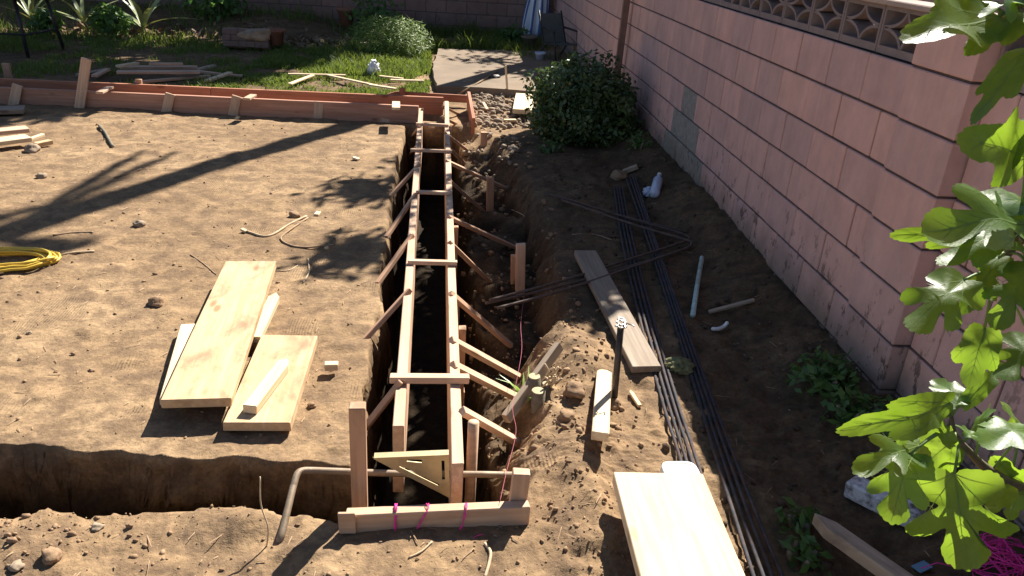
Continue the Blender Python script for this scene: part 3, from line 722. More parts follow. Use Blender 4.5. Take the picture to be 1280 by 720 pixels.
tag(board('wood_block', (.60, 1.28, .055), (.86, 1.28, .055), .09, .10, 'wood_form'), 'lumber offcut propping the near end of the bright foreground plank', 'wood block')
# gray plank
p0 = at(808, 462, .05)+Vector((-.0, 0, 0)); p1 = at(731, 316, .06)
tag(board('plank', p0, p1, .122, .03, 'wood_gray'), 'long dull brown plank beside the rebar, half in shadow', 'plank')
tag(board('stake', at(750, 546, .115), at(755, 467, .045), .058, .034, 'wood_pale', point=.02, roundend=True), 'short pale stake lying in the sun beside the iron stake', 'stake')
tag(board('splinter', ong(800, 508, .01), ong(787, 488, .012), .018, .012, 'wood_pale', point=.02), 'pale wood splinter on the soil at the foot of the iron stake', 'wood splinter')
p0 = ong(767, 506, -.12); p1 = ong(767, 506, .0); tp = aty(776, 408, p1.y+.03)
ms = thing('iron_stake', 'dark upright iron stake with bright tie wire at its tip', 'stake', p1)
tube('rod', [p0, p1, p1.lerp(tp, .5), tp], .0125, 'darkiron', ms, 10)
pts = [tp+Vector((.022*math.cos(i*.9)*(1-.02*i), .022*math.sin(i*.9), -.006+.002*i+random.uniform(-.004, .004))) for i in range(18)]+[tp+Vector((.03, .0, .01)), tp+Vector((.05, .01, .0)), tp+Vector((.045, -.01, .006))]
tube('wire_tie', pts, .003, 'steel', ms, 5)
# leaning board across the trench lip and stump
tag(board('plank', at(632, 524, -.04), at(699, 432, .115), .040, .03, 'wood_gray', up=(1, 0, .6)), 'narrow weathered board leaning on the trench lip beside the cut stump', 'plank')
stx = ong(672, 500); stump = thing('tree_stump', 'cut shrub stump with grey stems on the trench lip', 'stump', (stx.x, stx.y, gz(stx.x, stx.y)))
for (px, py, r, zt) in ((668, 471, .026, .06), (673, 489, .028, .05), (683, 480, .018, .05)):
    t_ = at(px, py, zt); b_ = Vector((t_.x+.01, t_.y+.02, zt-.3))
    st = tube('stem', [b_, b_.lerp(t_, .5)+Vector((.006, -.004, 0)), t_], [r*1.15, r*1.03, r], 'bark', stump, 12)
    v, f = tube_geo([t_+Vector((0, 0, -.004)), t_+Vector((0, 0, .004))], r*.9, 12); mob('cut_face', v, f, 'cutwood', st, False)
prs = []
for k in range(10):
    b_ = at(682+random.uniform(-6, 8), 476+random.uniform(-14, 14), .04); e_ = b_+Vector((random.uniform(-.03, .05), random.uniform(-.03, .02), random.uniform(.03, .08)))
    prs.append(tube_geo([b_, b_.lerp(e_, .5)+Vector((.008, 0, .004)), e_], .004, 6))
V, Fc, I = merge(prs); mob('shoots', V, Fc, 'paletwig', stump, True)
def blades(name, c, n, h, w, mat, label, cat, seed, spread=.05, droop=.6):
    rs = random.Random(seed); parts = []
    for k in range(n):
        a = rs.uniform(0, 2*PI); b_ = Vector((c.x+rs.uniform(-1, 1)*spread*.4, c.y+rs.uniform(-1, 1)*spread*.4, c.z-.01)); L_ = h*rs.uniform(.5, 1.15)
        dr = Vector((math.cos(a), math.sin(a), 0)); sd = Vector((-dr.y, dr.x, 0)); V = []; Fc = []
        for i in range(5):
            t = i/4; p = b_+dr*(L_*droop*t*t*rs.uniform(.8, 1.0)+spread*.3*t)+Vector((0, 0, L_*(t-.35*droop*t*t))); ww = w*(1-t**2)*.5+.0006
            V += [p-sd*ww, p+sd*ww]
        Fc = [(2*i, 2*i+1, 2*i+3, 2*i+2) for i in range(4)]; parts.append((V, Fc))
    V, Fc, I = merge(parts); return tag(mob(name, V, Fc, mat, None, True), label, cat)
wp = ong(652, 514); blades('weed', Vector((wp.x, wp.y, gz(wp.x, wp.y)+.06)), 6, .12, .013, 'sprout', 'bright green blades growing beside the cut stump', 'weed', 3, .05, .9)

# ------------------------------------------------------------------ rebar
def rebar(pts, r, mat, label, group):
    p = [Vector(q) for q in pts]; out = []
    for i in range(len(p)-1):
        k = max(2, int((p[i+1]-p[i]).length/.03))
        for j in range(k): out.append(p[i].lerp(p[i+1], j/k))
    out.append(p[-1])
    # ribs: alternate radius
    rad = r
    return tag(tube('rebar', out, rad, mat, None, 8), label, 'rebar', group)
def barpath(b):
    p = spline([at(px, py, .02) for px, py in b], 6); q = np.array([tuple(v) for v in p])
    g = np.maximum.reduce([ground_h(q[:, 0]+dx, q[:, 1]) for dx in (-.006, 0, .006)])
    ln = np.polyval(np.polyfit(q[:, 1], g, 2), q[:, 1]); ln += np.percentile(g-ln, 97)+.004
    xs = np.polyval(np.polyfit(q[:, 1], q[:, 0], 2), q[:, 1])*.75+q[:, 0]*.25
    return [Vector((xs[i]*(CAMH-ln[i])/(CAMH-.02), q[i, 1]*(CAMH-ln[i])/(CAMH-.02), ln[i])) for i in range(len(q))]
GA = [[(768+o1, 233), (777+o2, 300), (821+o3, 480), (847+o4, 560), (878+o5*1.0, 650), (905+o5, 730)] for o1, o2, o3, o4, o5 in ((0, 0, 0, 0, -4), (3, 5, 6, 7, 3), (6, 9.5, 12.5, 14, 10), (10, 14, 18, 20, 17))]
for k, b in enumerate(GA):
    rebar(barpath(b), .0068, 'rebar', 'straight dark steel rebar in the left bundle beside the dull brown plank', 'rebars in the left bundle')
GB = [[(782, 222), (810, 300), (829, 360), (868, 480), (890, 560), (921, 655), (948, 732)], [(786, 220), (815, 300), (833, 360), (872, 480), (897, 560), (931, 655), (962, 732)], [(789, 219), (820, 303), (837, 362), (877, 480), (905, 560), (940, 655), (974, 732)], [(793, 221), (824, 310), (841, 365), (884, 482), (913, 562), (949, 655), (988, 732)]]
for k, b in enumerate(GB):
    rebar(barpath(b), .0068, 'rebar', 'straight dark steel rebar in the right bundle nearest the pink wall', 'rebars in the right bundle')
for k, b in enumerate(([(682, 241), (760, 265), (845, 287), (872, 294), (880, 300), (870, 308), (800, 329), (700, 358), (607, 379)], [(702, 247), (790, 274), (852, 292), (861, 299), (850, 304), (790, 323), (700, 352), (612, 375)], [(702, 250), (790, 280), (855, 299), (864, 305), (853, 312), (790, 334), (700, 364), (622, 385)])):
    pts = [at(px, py, .045+.012*k) for px, py in b]
    rebar(spline(pts, 4), .0072, 'rust', ('outermost bent rusty rebar lying across both straight bundles', 'middle bent rusty rebar lying across both straight bundles', 'innermost bent rusty rebar lying across both straight bundles')[0 if k == 0 else (2 if k == 1 else 1)], 'bent rebars')

# ------------------------------------------------------------------ litter in the shaded strip
tag(tube('plastic_pipe', [ong(866, 394, .012), ong(871, 360, .013), ong(877.5, 322, .014)], .0125, 'pvc', None, 12), 'pale green stained plastic pipe lying in the wall shade', 'pipe')
tag(board('stick', ong(886, 390, .01), ong(943, 375, .012), .022, .014, 'wood_gray'), 'dark grey stick lying near the foot of the pink wall', 'stick')
tag(tube('bark_curl', spline([ong(889, 411, .012), ong(898, 411, .018), ong(905, 408, .022), ong(910, 402, .04)], 5), [.004]+[.009]*14+[.004], 'white', None, 8), 'small curved white scrap on the shaded soil', 'scrap')
def crumple(name, c, r, mat, label, cat, seed, sq=(1, 1, .45)):
    v, f = ico(4); rs = np.random.RandomState(seed); off = rs.rand(3)*30
    d = np.array([abs(mnoise.noise(Vector(p*1.7+off)))+.5*abs(mnoise.noise(Vector(p*4+off))) for p in v])
    v = v*(1.15-d*.9)[:, None]*np.array(sq)*r+np.array(tuple(c)); return tag(mob(name, v, f, mat, None, False), label, cat)
crumple('paper_scrap', ong(850, 457, .015), .062, 'paper', 'crumpled olive green paper between the two rebar bundles', 'paper', 5)
b0 = ong(818, 243, .03); b1 = ong(824, 219, .032); dv = (b1-b0)
def bottle(c0, dv, r, label):
    pr = [(0, .3), (.02, .9), (.08, 1), (.3, .95), (.34, 1), (.6, 1), (.64, .94), (.72, 1), (.84, .6), (.9, .38), (1, .38)]
    t = thing('plastic_bottle', label, 'bottle', c0)
    tube('bottle_body', [c0+dv*a for a, _ in pr], [r*b for _, b in pr], 'bottle', t, 14); tube('bottle_cap', [c0+dv*.985, c0+dv*1.05], r*.45, 'white', t, 12)
bottle(b0, dv, .034, 'bluish crushed plastic bottle by the foot of the pink wall')
crumple('wrapper', ong(812, 240, .025), .05, 'bottle', 'crumpled bluish plastic wrapper beside the crushed bottle', 'wrapper', 8, (1, 1, .8))
tag(board('wood_block', ong(779, 215, .02), ong(797, 208, .025), .05, .03, 'wood_dirty'), 'pale wood offcut at the far end of the rebar bundles', 'wood block')
rock('rock', ong(774, 220, .02), .06, 'clod', 'dark rounded rock at the far end of the rebar bundles', 'rock', 3, 4)
rock('rock', ong(763, 505, .01), .035, 'clod', 'crumbly dark clod at the foot of the iron stake', 'clod', 3, 9)
rock('rock', ong(719, 488, .012), .042, 'clod', 'dark clod on the lip between the stump and the pale stake', 'clod', 3, 12)
rock('rock', ong(708, 521, .01), .03, 'clod', 'brown clod just right of the stump', 'clod', 3, 13)
for (px, py, r, sd, mt, lb) in ((66, 698, .028, 21, 'clod', 'largest dark clod at the bottom left of the foreground soil'), (122, 661, .016, 22, 'palestone', 'smooth pale stone on the soil near the trench lip at left'),
        (68, 640, .02, 23, 'stone', 'grey clod on the lip of the near trench at far left'), (73, 582, .01, 24, 'palestone', 'tiny pale pebble just beyond the near trench'), (368, 271, .035, 25, 'clod', 'dark clod beside a bent root in the middle of the yard'),
        (195, 380, .035, 26, 'clod', 'dark clod half sunk in the soil left of the planks'), (175, 282, .03, 27, 'stone', 'flat grey stone in the middle of the yard at left'), (390, 508, .014, 28, 'clod', 'small dark pebble right of the short wide plank'),
        (135, 573, .012, 29, 'clod', 'small clod at the far lip of the near trench'), (52, 222, .03, 30, 'stone', 'pale pebble beyond the yellow cord'), (20, 710, .017, 31, 'palestone', 'pale flat stone at the bottom left corner'),
        (583, 188, .032, 32, 'stone', 'grey stone beside the right form board near the rubble'), (600, 232, .026, 33, 'palestone', 'pale stone by the leaning braces'), (640, 215, .045, 34, 'stone', 'largest broken stone behind the lone stake')):
    p = ong(px, py); rock('rock', (p.x, p.y, gz(p.x, p.y)+r*.3), r, mt, lb, 'rock', 3, sd)
for k, (px, py, s) in enumerate(((397, 267, .045), (305, 288, .035), (445, 198, .05), (408, 310, .02), (297, 147, .05))):
    p = ong(px, py, .012); a = random.uniform(0, 3); dv = Vector((math.cos(a), math.sin(a), .15))*s*.5
    tag(board('wood_chip', p-dv, p+dv, s*.7, .014, 'wood_pale'), ('square pale wood chip beside the bent root', 'small brown wood chip at the left end of the bent root', 'pale wood chip on the soil short of the far form', 'tiny pale chip near the dappled shadow', 'wood chip at the foot of the far form')[k], 'wood chip')
RT_ = [([(308, 289), (335, 295), (362, 280), (383, 270)], .006, 'paletwig', 'long bent root lying in the middle of the yard'), ([(385, 272), (356, 292), (352, 300), (365, 307), (385, 309), (417, 306)], .005, 'twig', 'curled root hooking back toward the dappled shadow'),
    ([(124, 157), (131, 165), (136, 174), (141, 183)], .012, 'bark', 'thick brown twig below the far form'), ([(67, 321), (90, 316), (118, 314)], .005, 'paletwig', 'pale twig to the right of the yellow cord'), ([(66, 294), (90, 291), (116, 290)], .005, 'twig', 'dark twig at the end of the palm shadow'),
    ([(142, 222), (160, 217), (176, 211)], .004, 'twig', 'thin twig between two arms of the palm shadow'), ([(325, 596), (326, 630), (335, 660), (332, 682)], .0022, 'paletwig', 'thin pale sprig standing at the near trench by the bent pipe'), ([(606, 679), (613, 690), (611, 705), (606, 722)], .005, 'paletwig', 'pale hooked twig at the bottom edge below the batter board'),
    ([(511, 697), (527, 689), (540, 677)], .003, 'paletwig', 'forked pale twig below the batter board'), ([(385, 323), (386, 340), (379, 353)], .004, 'paletwig', 'forked pale twig above the short plank'), ([(342, 338), (360, 338), (372, 332)], .003, 'paletwig', 'thin pale root beyond the longest plank'),
    ([(715, 293), (742, 293), (765, 300)], .004, 'twig', 'thin dark root left of the bent rebars'), ([(270, 343), (255, 330), (238, 318)], .003, 'twig', 'thin dark root left of the longest plank'), ([(640, 262), (655, 270), (657, 283), (651, 291)], .003, 'paletwig', 'thin wire curl in the shaded trench behind the pair of stakes')]
for c, r, mt, lb in RT_:
    pts = [ong(px, py, r*.8) for px, py in c]
    if c[0] == (325, 596):
        b_ = ong(332, 682); pts = [aty(325, 596, b_.y+.04), aty(326, 630, b_.y+.02), aty(335, 660, b_.y), b_+Vector((0, 0, -.02))]
    tag(tube('twig', spline(pts, 6), r, mt, None, 6), lb, 'twig')

# stakes standing in the dug strip
def lone(px, py, base, w_, t_, lb, mat='wood_stake', grp=None):
    b_ = ong(*base); t_p = aty(px, py, b_.y); tag(board('stake', Vector((b_.x, b_.y, b_.z-.15)), t_p, w_, t_, mat, up=(0, 1, 0)), lb, 'stake', grp)
lone(605, 165, (605, 197), .055, .035, 'short brown stake standing in the dug strip closest to the rubble')
lone(613, 222, (613, 264), .052, .035, 'lone reddish stake standing in the dug strip between two braces')
lone(651, 305, (652, 358), .052, .038, 'taller stake of the pair standing in the dug strip', 'wood_form')
lone(643, 319, (644, 352), .040, .03, 'shorter stake of the pair standing in the dug strip')

# ------------------------------------------------------------------ yellow cord
def cord():
    c = at(2, 329, .0); rs = random.Random(4); pts = []
    for i in range(9*24):
        a = 2*PI*i/24; k = i//24; w = 1+.10*math.sin(a*.37+k)+.05*math.sin(a*1.9+2*k)
        x = c.x+.235*w*math.cos(a)+.02*math.sin(k*2.1); y = c.y+.115*w*math.sin(a)+.02*math.cos(k*1.7)
        pts.append(Vector((x, y, gz(x, y)+.008+.007*(k % 4)+.004*math.sin(a*2+k)+.012*(k//4))))
    pts += [Vector((c.x+.1, c.y-.10, .03)), Vector((c.x-.1, c.y-.16, .012)), Vector((c.x-.4, c.y-.22, .01))]
    tag(tube('extension_cord', pts, .0066, 'yellow', None, 8), 'coiled yellow extension cord on the bare soil at the left edge', 'cord')
cord()

# ------------------------------------------------------------------ lumber at left and on the lawn
def lay(a, b, w_, t_, mat, z, lb, nm='plank', **k):
    tag(board(nm, at(*a, z), at(*b, z), w_, t_, mat, **k), lb, 'plank' if nm == 'plank' else nm.replace('_', ' '))
lay((-70, 186), (36, 172), .13, .03, 'wood_pale', .06, 'bright pale board, front of the stack at the left edge')
lay((-70, 171), (35, 161), .12, .03, 'wood_lath', .055, 'pinkish board, back of the stack at the left edge')
lay((33, 176), (54, 168.5), .03, .02, 'wood_pale', .05, 'narrow pale lath poking from the stack at the left edge')
lay((44, 181), (64, 177), .05, .03, 'wood_new', .03, 'short tan offcut at the end of the left edge stack', 'wood_block')
lay((-40, 139), (31, 137), .17, .036, 'wood_gray', .03, 'grey board in shade at the foot of the far form at left')
rock('rock', ong(40, 186, .02), .05, 'stone', 'pale stone under the end of the left edge stack', 'rock', 3, 41)
PL = [((150, 84), (247, 84), .12, 'wood_lath', .06), ((146, 90), (250, 90), .12, 'wood_lath', .085), ((147, 83), (172, 79), .06, 'wood_pale', .12), ((186, 80), (229, 80), .05, 'wood_lath', .13), ((168, 103), (262, 95), .06, 'wood_lath', .03), ((259, 101), (288, 91), .06, 'wood_pale', .04),
    ((246, 89), (276, 93), .05, 'wood_lath', .04), ((275, 93), (303, 95), .04, 'wood_lath', .03), ((97, 94), (135, 87), .06, 'wood_gray', .03), ((118, 95), (134, 87), .06, 'wood_lath', .05), ((247, 87), (268, 82), .05, 'wood_gray', .05)]
LBL = ['rear wide board of the lumber heap on the dark grass', 'front wide board of the lumber heap on the dark grass', 'short pale board tilted on the left of the lumber heap', 'short board on the top of the lumber heap', 'long thin board lying in front of the lumber heap', 'pale offcut lying askew right of the lumber heap', 'narrow offcut touching the right end of the lumber heap', 'small lath farthest right of the lumber heap', 'grey board left of the lumber heap', 'short offcut leaning on the left end of the lumber heap', 'curved grey offcut behind the right end of the lumber heap']
for (a, b, w_, mt, z), lb in zip(PL, LBL): lay(a, b, w_, .025, mt, z, lb)
LT = [((360, 92.5), (432, 94), 'long thin lath lying in the shaded grass'), ((362, 105), (391, 94), 'short lath crossing the shaded end of the long lath'), ((410, 94), (470, 107), 'pale lath running from shade into the sunlit lawn'), ((462, 106), (495, 111), 'thin pale lath on the sunlit lawn nearest the form'), ((474, 95), (504, 98.5), 'short tan lath by the white bag on the lawn'), ((488, 100), (530, 101), 'thin tan lath at the edge of the lawn by the slab')]
for a, b, lb in LT: lay(a, b, .045, .015, 'wood_pale', .055, lb, 'lath')
crumple('plastic_bag', at(467, 88, .08), .10, 'white', 'crumpled white plastic bag on the sunlit lawn', 'bag', 14, (.75, .75, 1.2))
lay((450, 54), (482, 55), .08, .03, 'wood_gray', .10, 'weathered board at the edge of the planting bed by the round shrub')
p1 = aty(7, 79, 8.2); tag(board('stake', (p1.x, 8.2, -.1), p1, .07, .03, 'wood_stake', up=(0, 1, 0)), 'lone stake standing on the shaded grass at the left edge', 'stake')
p1 = at(632, 84, .0); b_ = at(635, 115, .05); tag(board('stick', b_+Vector((0, 0, -.05)), aty(632, 82, b_.y), .022, .02, 'wood_pale', up=(0, 1, 0)), 'thin pale stick standing upright at the edge of the concrete slab', 'stick')
tag(tube('stick', [at(572, 118, .05), at(600, 102, .10), at(622, 89, .09)], .009, 'twig', None, 6), 'long thin stick lying from the rubble up over the slab', 'stick')
rock('rock', at(586, 103, .07), .11, 'stone', 'flat grey stone lying on the slab', 'rock', 3, 51, (1, .6, .3)); rock('rock', at(618, 97.5, .08), .075, 'darkiron', 'dark lump lying on the slab', 'rock', 3, 52, (1, .7, .5))
top4((645, 116), (641, 136), .19, .10, .10, .045, 'wood_pale', 'plank', 'pale plank lying beside the bush on the rubble edge', 'plank')
p0 = at(607, 148, .03); 
tag(board('wood_chip', at(630, 150, .03), at(645, 150, .03), .05, .015, 'wood_pale'), 'white wood chip in front of the plank beside the bush', 'wood chip')
tag(board('wood_chip', at(604, 128, .04), at(609, 137, .03), .03, .015, 'wood_lath'), 'slim wood chip lying in the rubble', 'wood chip')

# ------------------------------------------------------------------ grass
def grass():
    rs = np.random.RandomState(11); P = []
    def add(n, x0, x1, y0, y1, h0, h1, thr):
        x = rs.uniform(x0, x1, n); y = rs.uniform(y0, y1, n); q = fbm(x*1.7, y*1.7, 4, 77); k = q+rs.normal(size=n)*.08 > thr
        x, y = x[k], y[k]; h = h0+(h1-h0)*rs.rand(len(x))*np.clip(.6+q[k]*1.6, .3, 1.6); P.append(np.stack([x, y, h], -1))
    add(26000, -2.2, -.05, 7.7, 11.2, .03, .08, -.15)
    add(26000, -7.5, -1.6, 7.85, 11.4, .03, .10, .0)
    add(7000, -1.2, -.05, 9.2, 11.3, .06, .16, -.2)
    add(9000, -1.2, 1.2, 11.4, 13.5, .08, .28, -.1)
    add(4000, -7, -1, 11.0, 13.4, .05, .2, .02)
    add(900, 1.1, 1.72, 10.8, 13.4, .06, .25, -.05)
    P = np.concatenate(P); n = len(P); g = ground_h(P[:, 0], P[:, 1])-.005
    a = rs.uniform(0, 2*PI, n); lean = rs.uniform(.15, .9, n)*P[:, 2]; b = rs.uniform(0, 2*PI, n); w = rs.uniform(.003, .0065, n)*1.25
    base = np.stack([P[:, 0], P[:, 1], g], -1); sd = np.stack([np.cos(a), np.sin(a), np.zeros(n)], -1)*w[:, None]
    dr = np.stack([np.cos(b)*lean, np.sin(b)*lean, np.zeros(n)], -1); up = np.stack([np.zeros(n), np.zeros(n), P[:, 2]], -1)
    m = base+dr*.35+up*.62; t = base+dr+up
    V = np.stack([base-sd, base+sd, m+sd*.8, m-sd*.8, t], 1).reshape(-1, 3); o = np.arange(n)*5
    T = np.concatenate([np.stack([o, o+1, o+2], -1), np.stack([o, o+2, o+3], -1), np.stack([o+3, o+2, o+4], -1)])
    tag(mob('grass', V, T, 'grass', None, False, Vector((-2, 9, 0))), 'patchy green lawn grass and weeds behind the far form', 'grass', None, 'stuff')
    # fallen leaves on the bed
    n = 520; x = rs.uniform(-5.5, -.6, n); y = 11.7-.12*(x+3)*0+rs.normal(size=n)*.22; z = ground_h(x, y)+.01+rs.rand(n)*.05
    nr = unit(rs.normal(size=(n, 3))*.5+np.array([0, 0, 1])); tg = rs.normal(size=(n, 3)); tg = unit(tg-nr*(tg*nr).sum(1)[:, None])
    V, Fq = leafquads(np.stack([x, y, z], -1), nr, tg, .06+.1*rs.rand(n), .03+.05*rs.rand(n))
    tag(mob('leaf_litter', V, Fq, 'litter', None, False, Vector((-3, 11.6, 0))), 'dry brown leaf litter along the edge of the planting bed', 'leaf litter', None, 'stuff')
grass()

# ------------------------------------------------------------------ shrubs and plants
def leafthing(name, label, cat, c, rad, n, ln, wd, mat, seed, stems=5, zmin=.02, **k):
    t = thing(name, label, cat, (c[0], c[1], 0)); 
    V, Q = cloud(c, rad, n, ln, wd, seed, zmin=zmin, **k); mob('foliage', V, Q, mat, t, False)
    g = []
    for i in range(stems):
        a = 2*PI*i/stems; e = Vector(c)+Vector((math.cos(a)*rad[0]*.6, math.sin(a)*rad[1]*.6, rad[2]*.3))
        g.append(tube_geo(spline([(c[0]+.03*math.cos(a), c[1]+.03*math.sin(a), -.05), (Vector(c)*.5+e*.5)*1.0-Vector((0, 0, .05)), e], 4), [.014]*4+[.01]*4+[.006], 6))
    V, Fc, I = merge(g); mob('stems', V, Fc, 'bark', t, True); return t
leafthing('bush', 'rounded dark green glossy bush against the pink wall', 'bush', (1.31, 6.80, .29), (.47, .47, .38), 14000, .048, .028, 'bush', 5, 7, .02, shell=.6, lump=.42, up=.35)
leafthing('shrub', 'low feathery light green shrub at the edge of the lawn', 'shrub', (-.58, 11.0, .20), (.50, .40, .32), 5000, .09, .012, 'shrub', 6, 5, .03, shell=.7, lump=.25, up=.9)
WD = [(1030, 482, .13, 420, 'leafy weed at the foot of the pilaster'), (1062, 520, .10, 160, 'small weed against the wall below the fig leaves'), (1000, 655, .07, 60, 'small weed in the shade beyond the bright foreground plank'), (1000, 700, .07, 50, 'broad leaved seedling at the bottom edge beside the rebar'), (1100, 530, .1, 120, 'weed in shade right under the lowest fig leaves'), (690, 190, .12, 120, 'weed in the shade in front of the round bush'), (800, 185, .12, 140, 'weed between the round bush and the pink wall')]
for k, (px, py, r, n, lb) in enumerate(WD):
    p = ong(px, py); leafthing('weed', lb, 'weed', (p.x, p.y, p.z+r*.3), (r, r, r*.7), n, .045, .022, 'weed', 60+k, 4, p.z-.01, shell=.9, lump=.3, up=.8)
blades('weed', ong(1050, 468), 12, .16, .008, 'weed', 'grassy tuft growing against the base of the pilaster', 'weed', 9, .05, .6)
# plants in the far bed
def agave(c, n, L_, w, seed, label, lean=.5):
    rs = random.Random(seed); t = thing('agave', label, 'agave', c)
    for k in range(n):
        a = 2*PI*k/n+rs.uniform(-.2, .2); el = rs.uniform(.45, 1.35); ll = L_*rs.uniform(.7, 1.1); dr = Vector((math.cos(a)*math.cos(el), math.sin(a)*math.cos(el), math.sin(el))); sd = Vector((-math.sin(a), math.cos(a), 0)); V = []
        curl = rs.uniform(.1, lean)
        for i in range(8):
            u = i/7; p = Vector(c)+dr*ll*u+Vector((math.cos(a), math.sin(a), -.8))*curl*ll*u*u; ww = w*(.55+.9*u-1.45*u*u)*.6+.002
            nn = sd.cross(dr).normalized(); V += [p-sd*ww+nn*ww*-.3, p+nn*.0, p+sd*ww+nn*ww*-.3]
        Fc = []
        for i in range(7):
            for j in range(2): q = i*3+j; Fc.append((q, q+1, q+4, q+3))
        mob('leaf', V, Fc, 'agave', t, True)
    return t
agave((-3.95, 11.55, .12), 12, .75, .075, 2, 'large pale green agave with arching leaves in the far bed', .5)
agave((-4.75, 11.6, .14), 11, .6, .06, 3, 'smaller agave behind the dark patio table', .4)
agave((-5.4, 11.6, .15), 10, .55, .05, 6, 'leftmost agave at the edge of the far bed', .4)
for k, (c, r, n, lb) in enumerate((((-4.35, 11.45, .2), .24, 420, 'sunlit leafy plant between two agaves'), ((-5.1, 11.3, .15), .2, 250, 'low leafy plant in front of the leftmost agave'), ((-3.2, 12.6, .45), .5, 700, 'dark leafy plant right of the large agave'), ((-.9, 12.6, .3), .4, 420, 'weedy clump against the far wall behind the round shrub'))):
    leafthing('leafy_plant', lb, 'plant', c, (r, r, r*.9), n, .10, .055, 'weed', 80+k, 5, .05, shell=.8)
# pots and planter
def pot(c, r, h, mat, label, nm='plant_pot'):
    pr = [(.62, 0), (.66, .0), (.95, .82), (1.08, .83), (1.08, 1.), (.95, 1.), (.9, .85), (.85, .8)]; V = []; Fc = []; n = 24
    for s, hh in pr: V += [(c[0]+s*r*math.cos(2*PI*i/n), c[1]+s*r*math.sin(2*PI*i/n), c[2]+hh*h) for i in range(n)]
    for j in range(len(pr)-1): Fc += [(j*n+i, j*n+(i+1) % n, (j+1)*n+(i+1) % n, (j+1)*n+i) for i in range(n)]
    Fc.append(tuple(range(n))[::-1]); Fc.append(tuple(range((len(pr)-1)*n, len(pr)*n))); return tag(mob(nm, V, Fc, mat, None, True), label, 'plant pot')
p = at(346, 54, .10); pot((p.x, p.y, .08), .11, .2, 'terracotta', 'terracotta pot at the right end of the brick planter')
a = at(276, 54, .1); b = at(338, 54, .1)
def planter():
    x0, x1, y0 = a.x, b.x, a.y+.1; t = thing('planter', 'low dark brick planter in the shade of the far bed', 'planter', ((x0+x1)/2, y0+.2, 0))
    bl = []
    for r in range(3):
        x = x0-(.1 if r % 2 else 0)
        while x < x1: bl.append(((max(x, x0)+.003, min(x+.2, x1)-.003, y0, y0+.09, .05+r*.075+.003, .05+(r+1)*.075-.003), random.random(), 0)); x += .2
    brickmesh('brick_front', bl, ['backblock', 'mortar'], t, [(x0+.004, x1-.004, y0+.006, y0+.084, .05, .27)])
    mob('soil_fill', *box_geo(x0, x1, y0+.091, y0+.4, .02, .24), 'soil', t)
planter()
rock('rock', at(318, 44, .33), .12, 'stone', 'rounded grey stone resting on the dark brick planter', 'rock', 3, 61, (1.5, .8, .6)); rock('rock', at(331, 40, .36), .055, 'palestone', 'white stone on the right end of the dark brick planter', 'rock', 3, 62)
p = at(428, 45, .15); pot((p.x-.1, 13.1, .12), .14, .26, 'terracotta', 'large terracotta pot in deep shade near the far wall')
# dark patio table
tb = thing('patio_table', 'dark metal patio table in shade at the top left corner', 'table', (-4.85, 9.75, 0))
tt = .66
mob('tabletop', *tube_geo([(-4.9, 9.9, tt), (-4.9, 9.9, tt+.035)], .62, 32), 'frame', tb)
for sx, sy in ((.33, -.35), (.45, .25), (-.35, -.35), (-.35, .3)):
    tube('leg', [(-4.9+sx*1.05, 9.9+sy*1.05, -.01), (-4.9+sx*.85, 9.9+sy*.85, tt)], .02, 'frame', tb, 8)
tube('stretcher', [(-4.9+.36, 9.9-.36, .25), (-4.9-.36, 9.9-.36, .25)], .012, 'frame', tb, 6); tube('stretcher', [(-4.9+.44, 9.9+.25, .25), (-4.9+.36, 9.9-.36, .25)], .012, 'frame', tb, 6)

# corner clutter: folded striped umbrella, lawn chair, pots
def stripemat():
    m, nt, bs, out = newmat('striped_fabric'); at_ = N(nt, 'ShaderNodeAttribute', attribute_name='st')
    c = mix(nt, ramp(nt, at_.outputs['Fac'], [(.45, 0.), (.55, 1.)]), (.08, .13, .30), (.72, .74, .80)); L(nt, c, bs.inputs['Base Color']); bs.inputs['Roughness'].default_value = .85; return m
M['stripe'] = stripemat()
def umbrella():
    b0 = aty(667, 47, 13.25); t = thing('folded_umbrella', 'folded white and blue striped umbrella leaning in the far corner', 'umbrella', (b0.x, b0.y, 0)); cx, cy = b0.x, b0.y
    n = 96; m = 16; V = []; S = []
    for j in range(m+1):
        u = j/m; z = .10+1.75*u; r = .165*(1-u)**.6*(.75+.25*math.sin(PI*min(1, u*1.6+.25)))+.025
        for i in range(n):
            a = 2*PI*i/n; rr = r*(1+.24*math.sin(a*9+2.2*u)+.08*math.sin(a*4+5*u)); V.append((cx+.12*u+rr*math.cos(a), cy+.12*u+rr*math.sin(a), z-.03*math.sin(a*9)*(1-u))); S.append(1 if (i*27//n) % 3 else 0)
    Fc = [(j*n+i, j*n+(i+1) % n, (j+1)*n+(i+1) % n, (j+1)*n+i) for j in range(m) for i in range(n)]
    o = mob('canopy', V, Fc, 'stripe', t, True); at_ = o.data.attributes.new('st', 'FLOAT', 'POINT'); at_.data.foreach_set('value', np.array(S, np.float32))
    tube('pole', [(cx, cy, -.02), (cx+.14, cy+.14, 1.98)], .02, 'trim', t, 10)
umbrella()
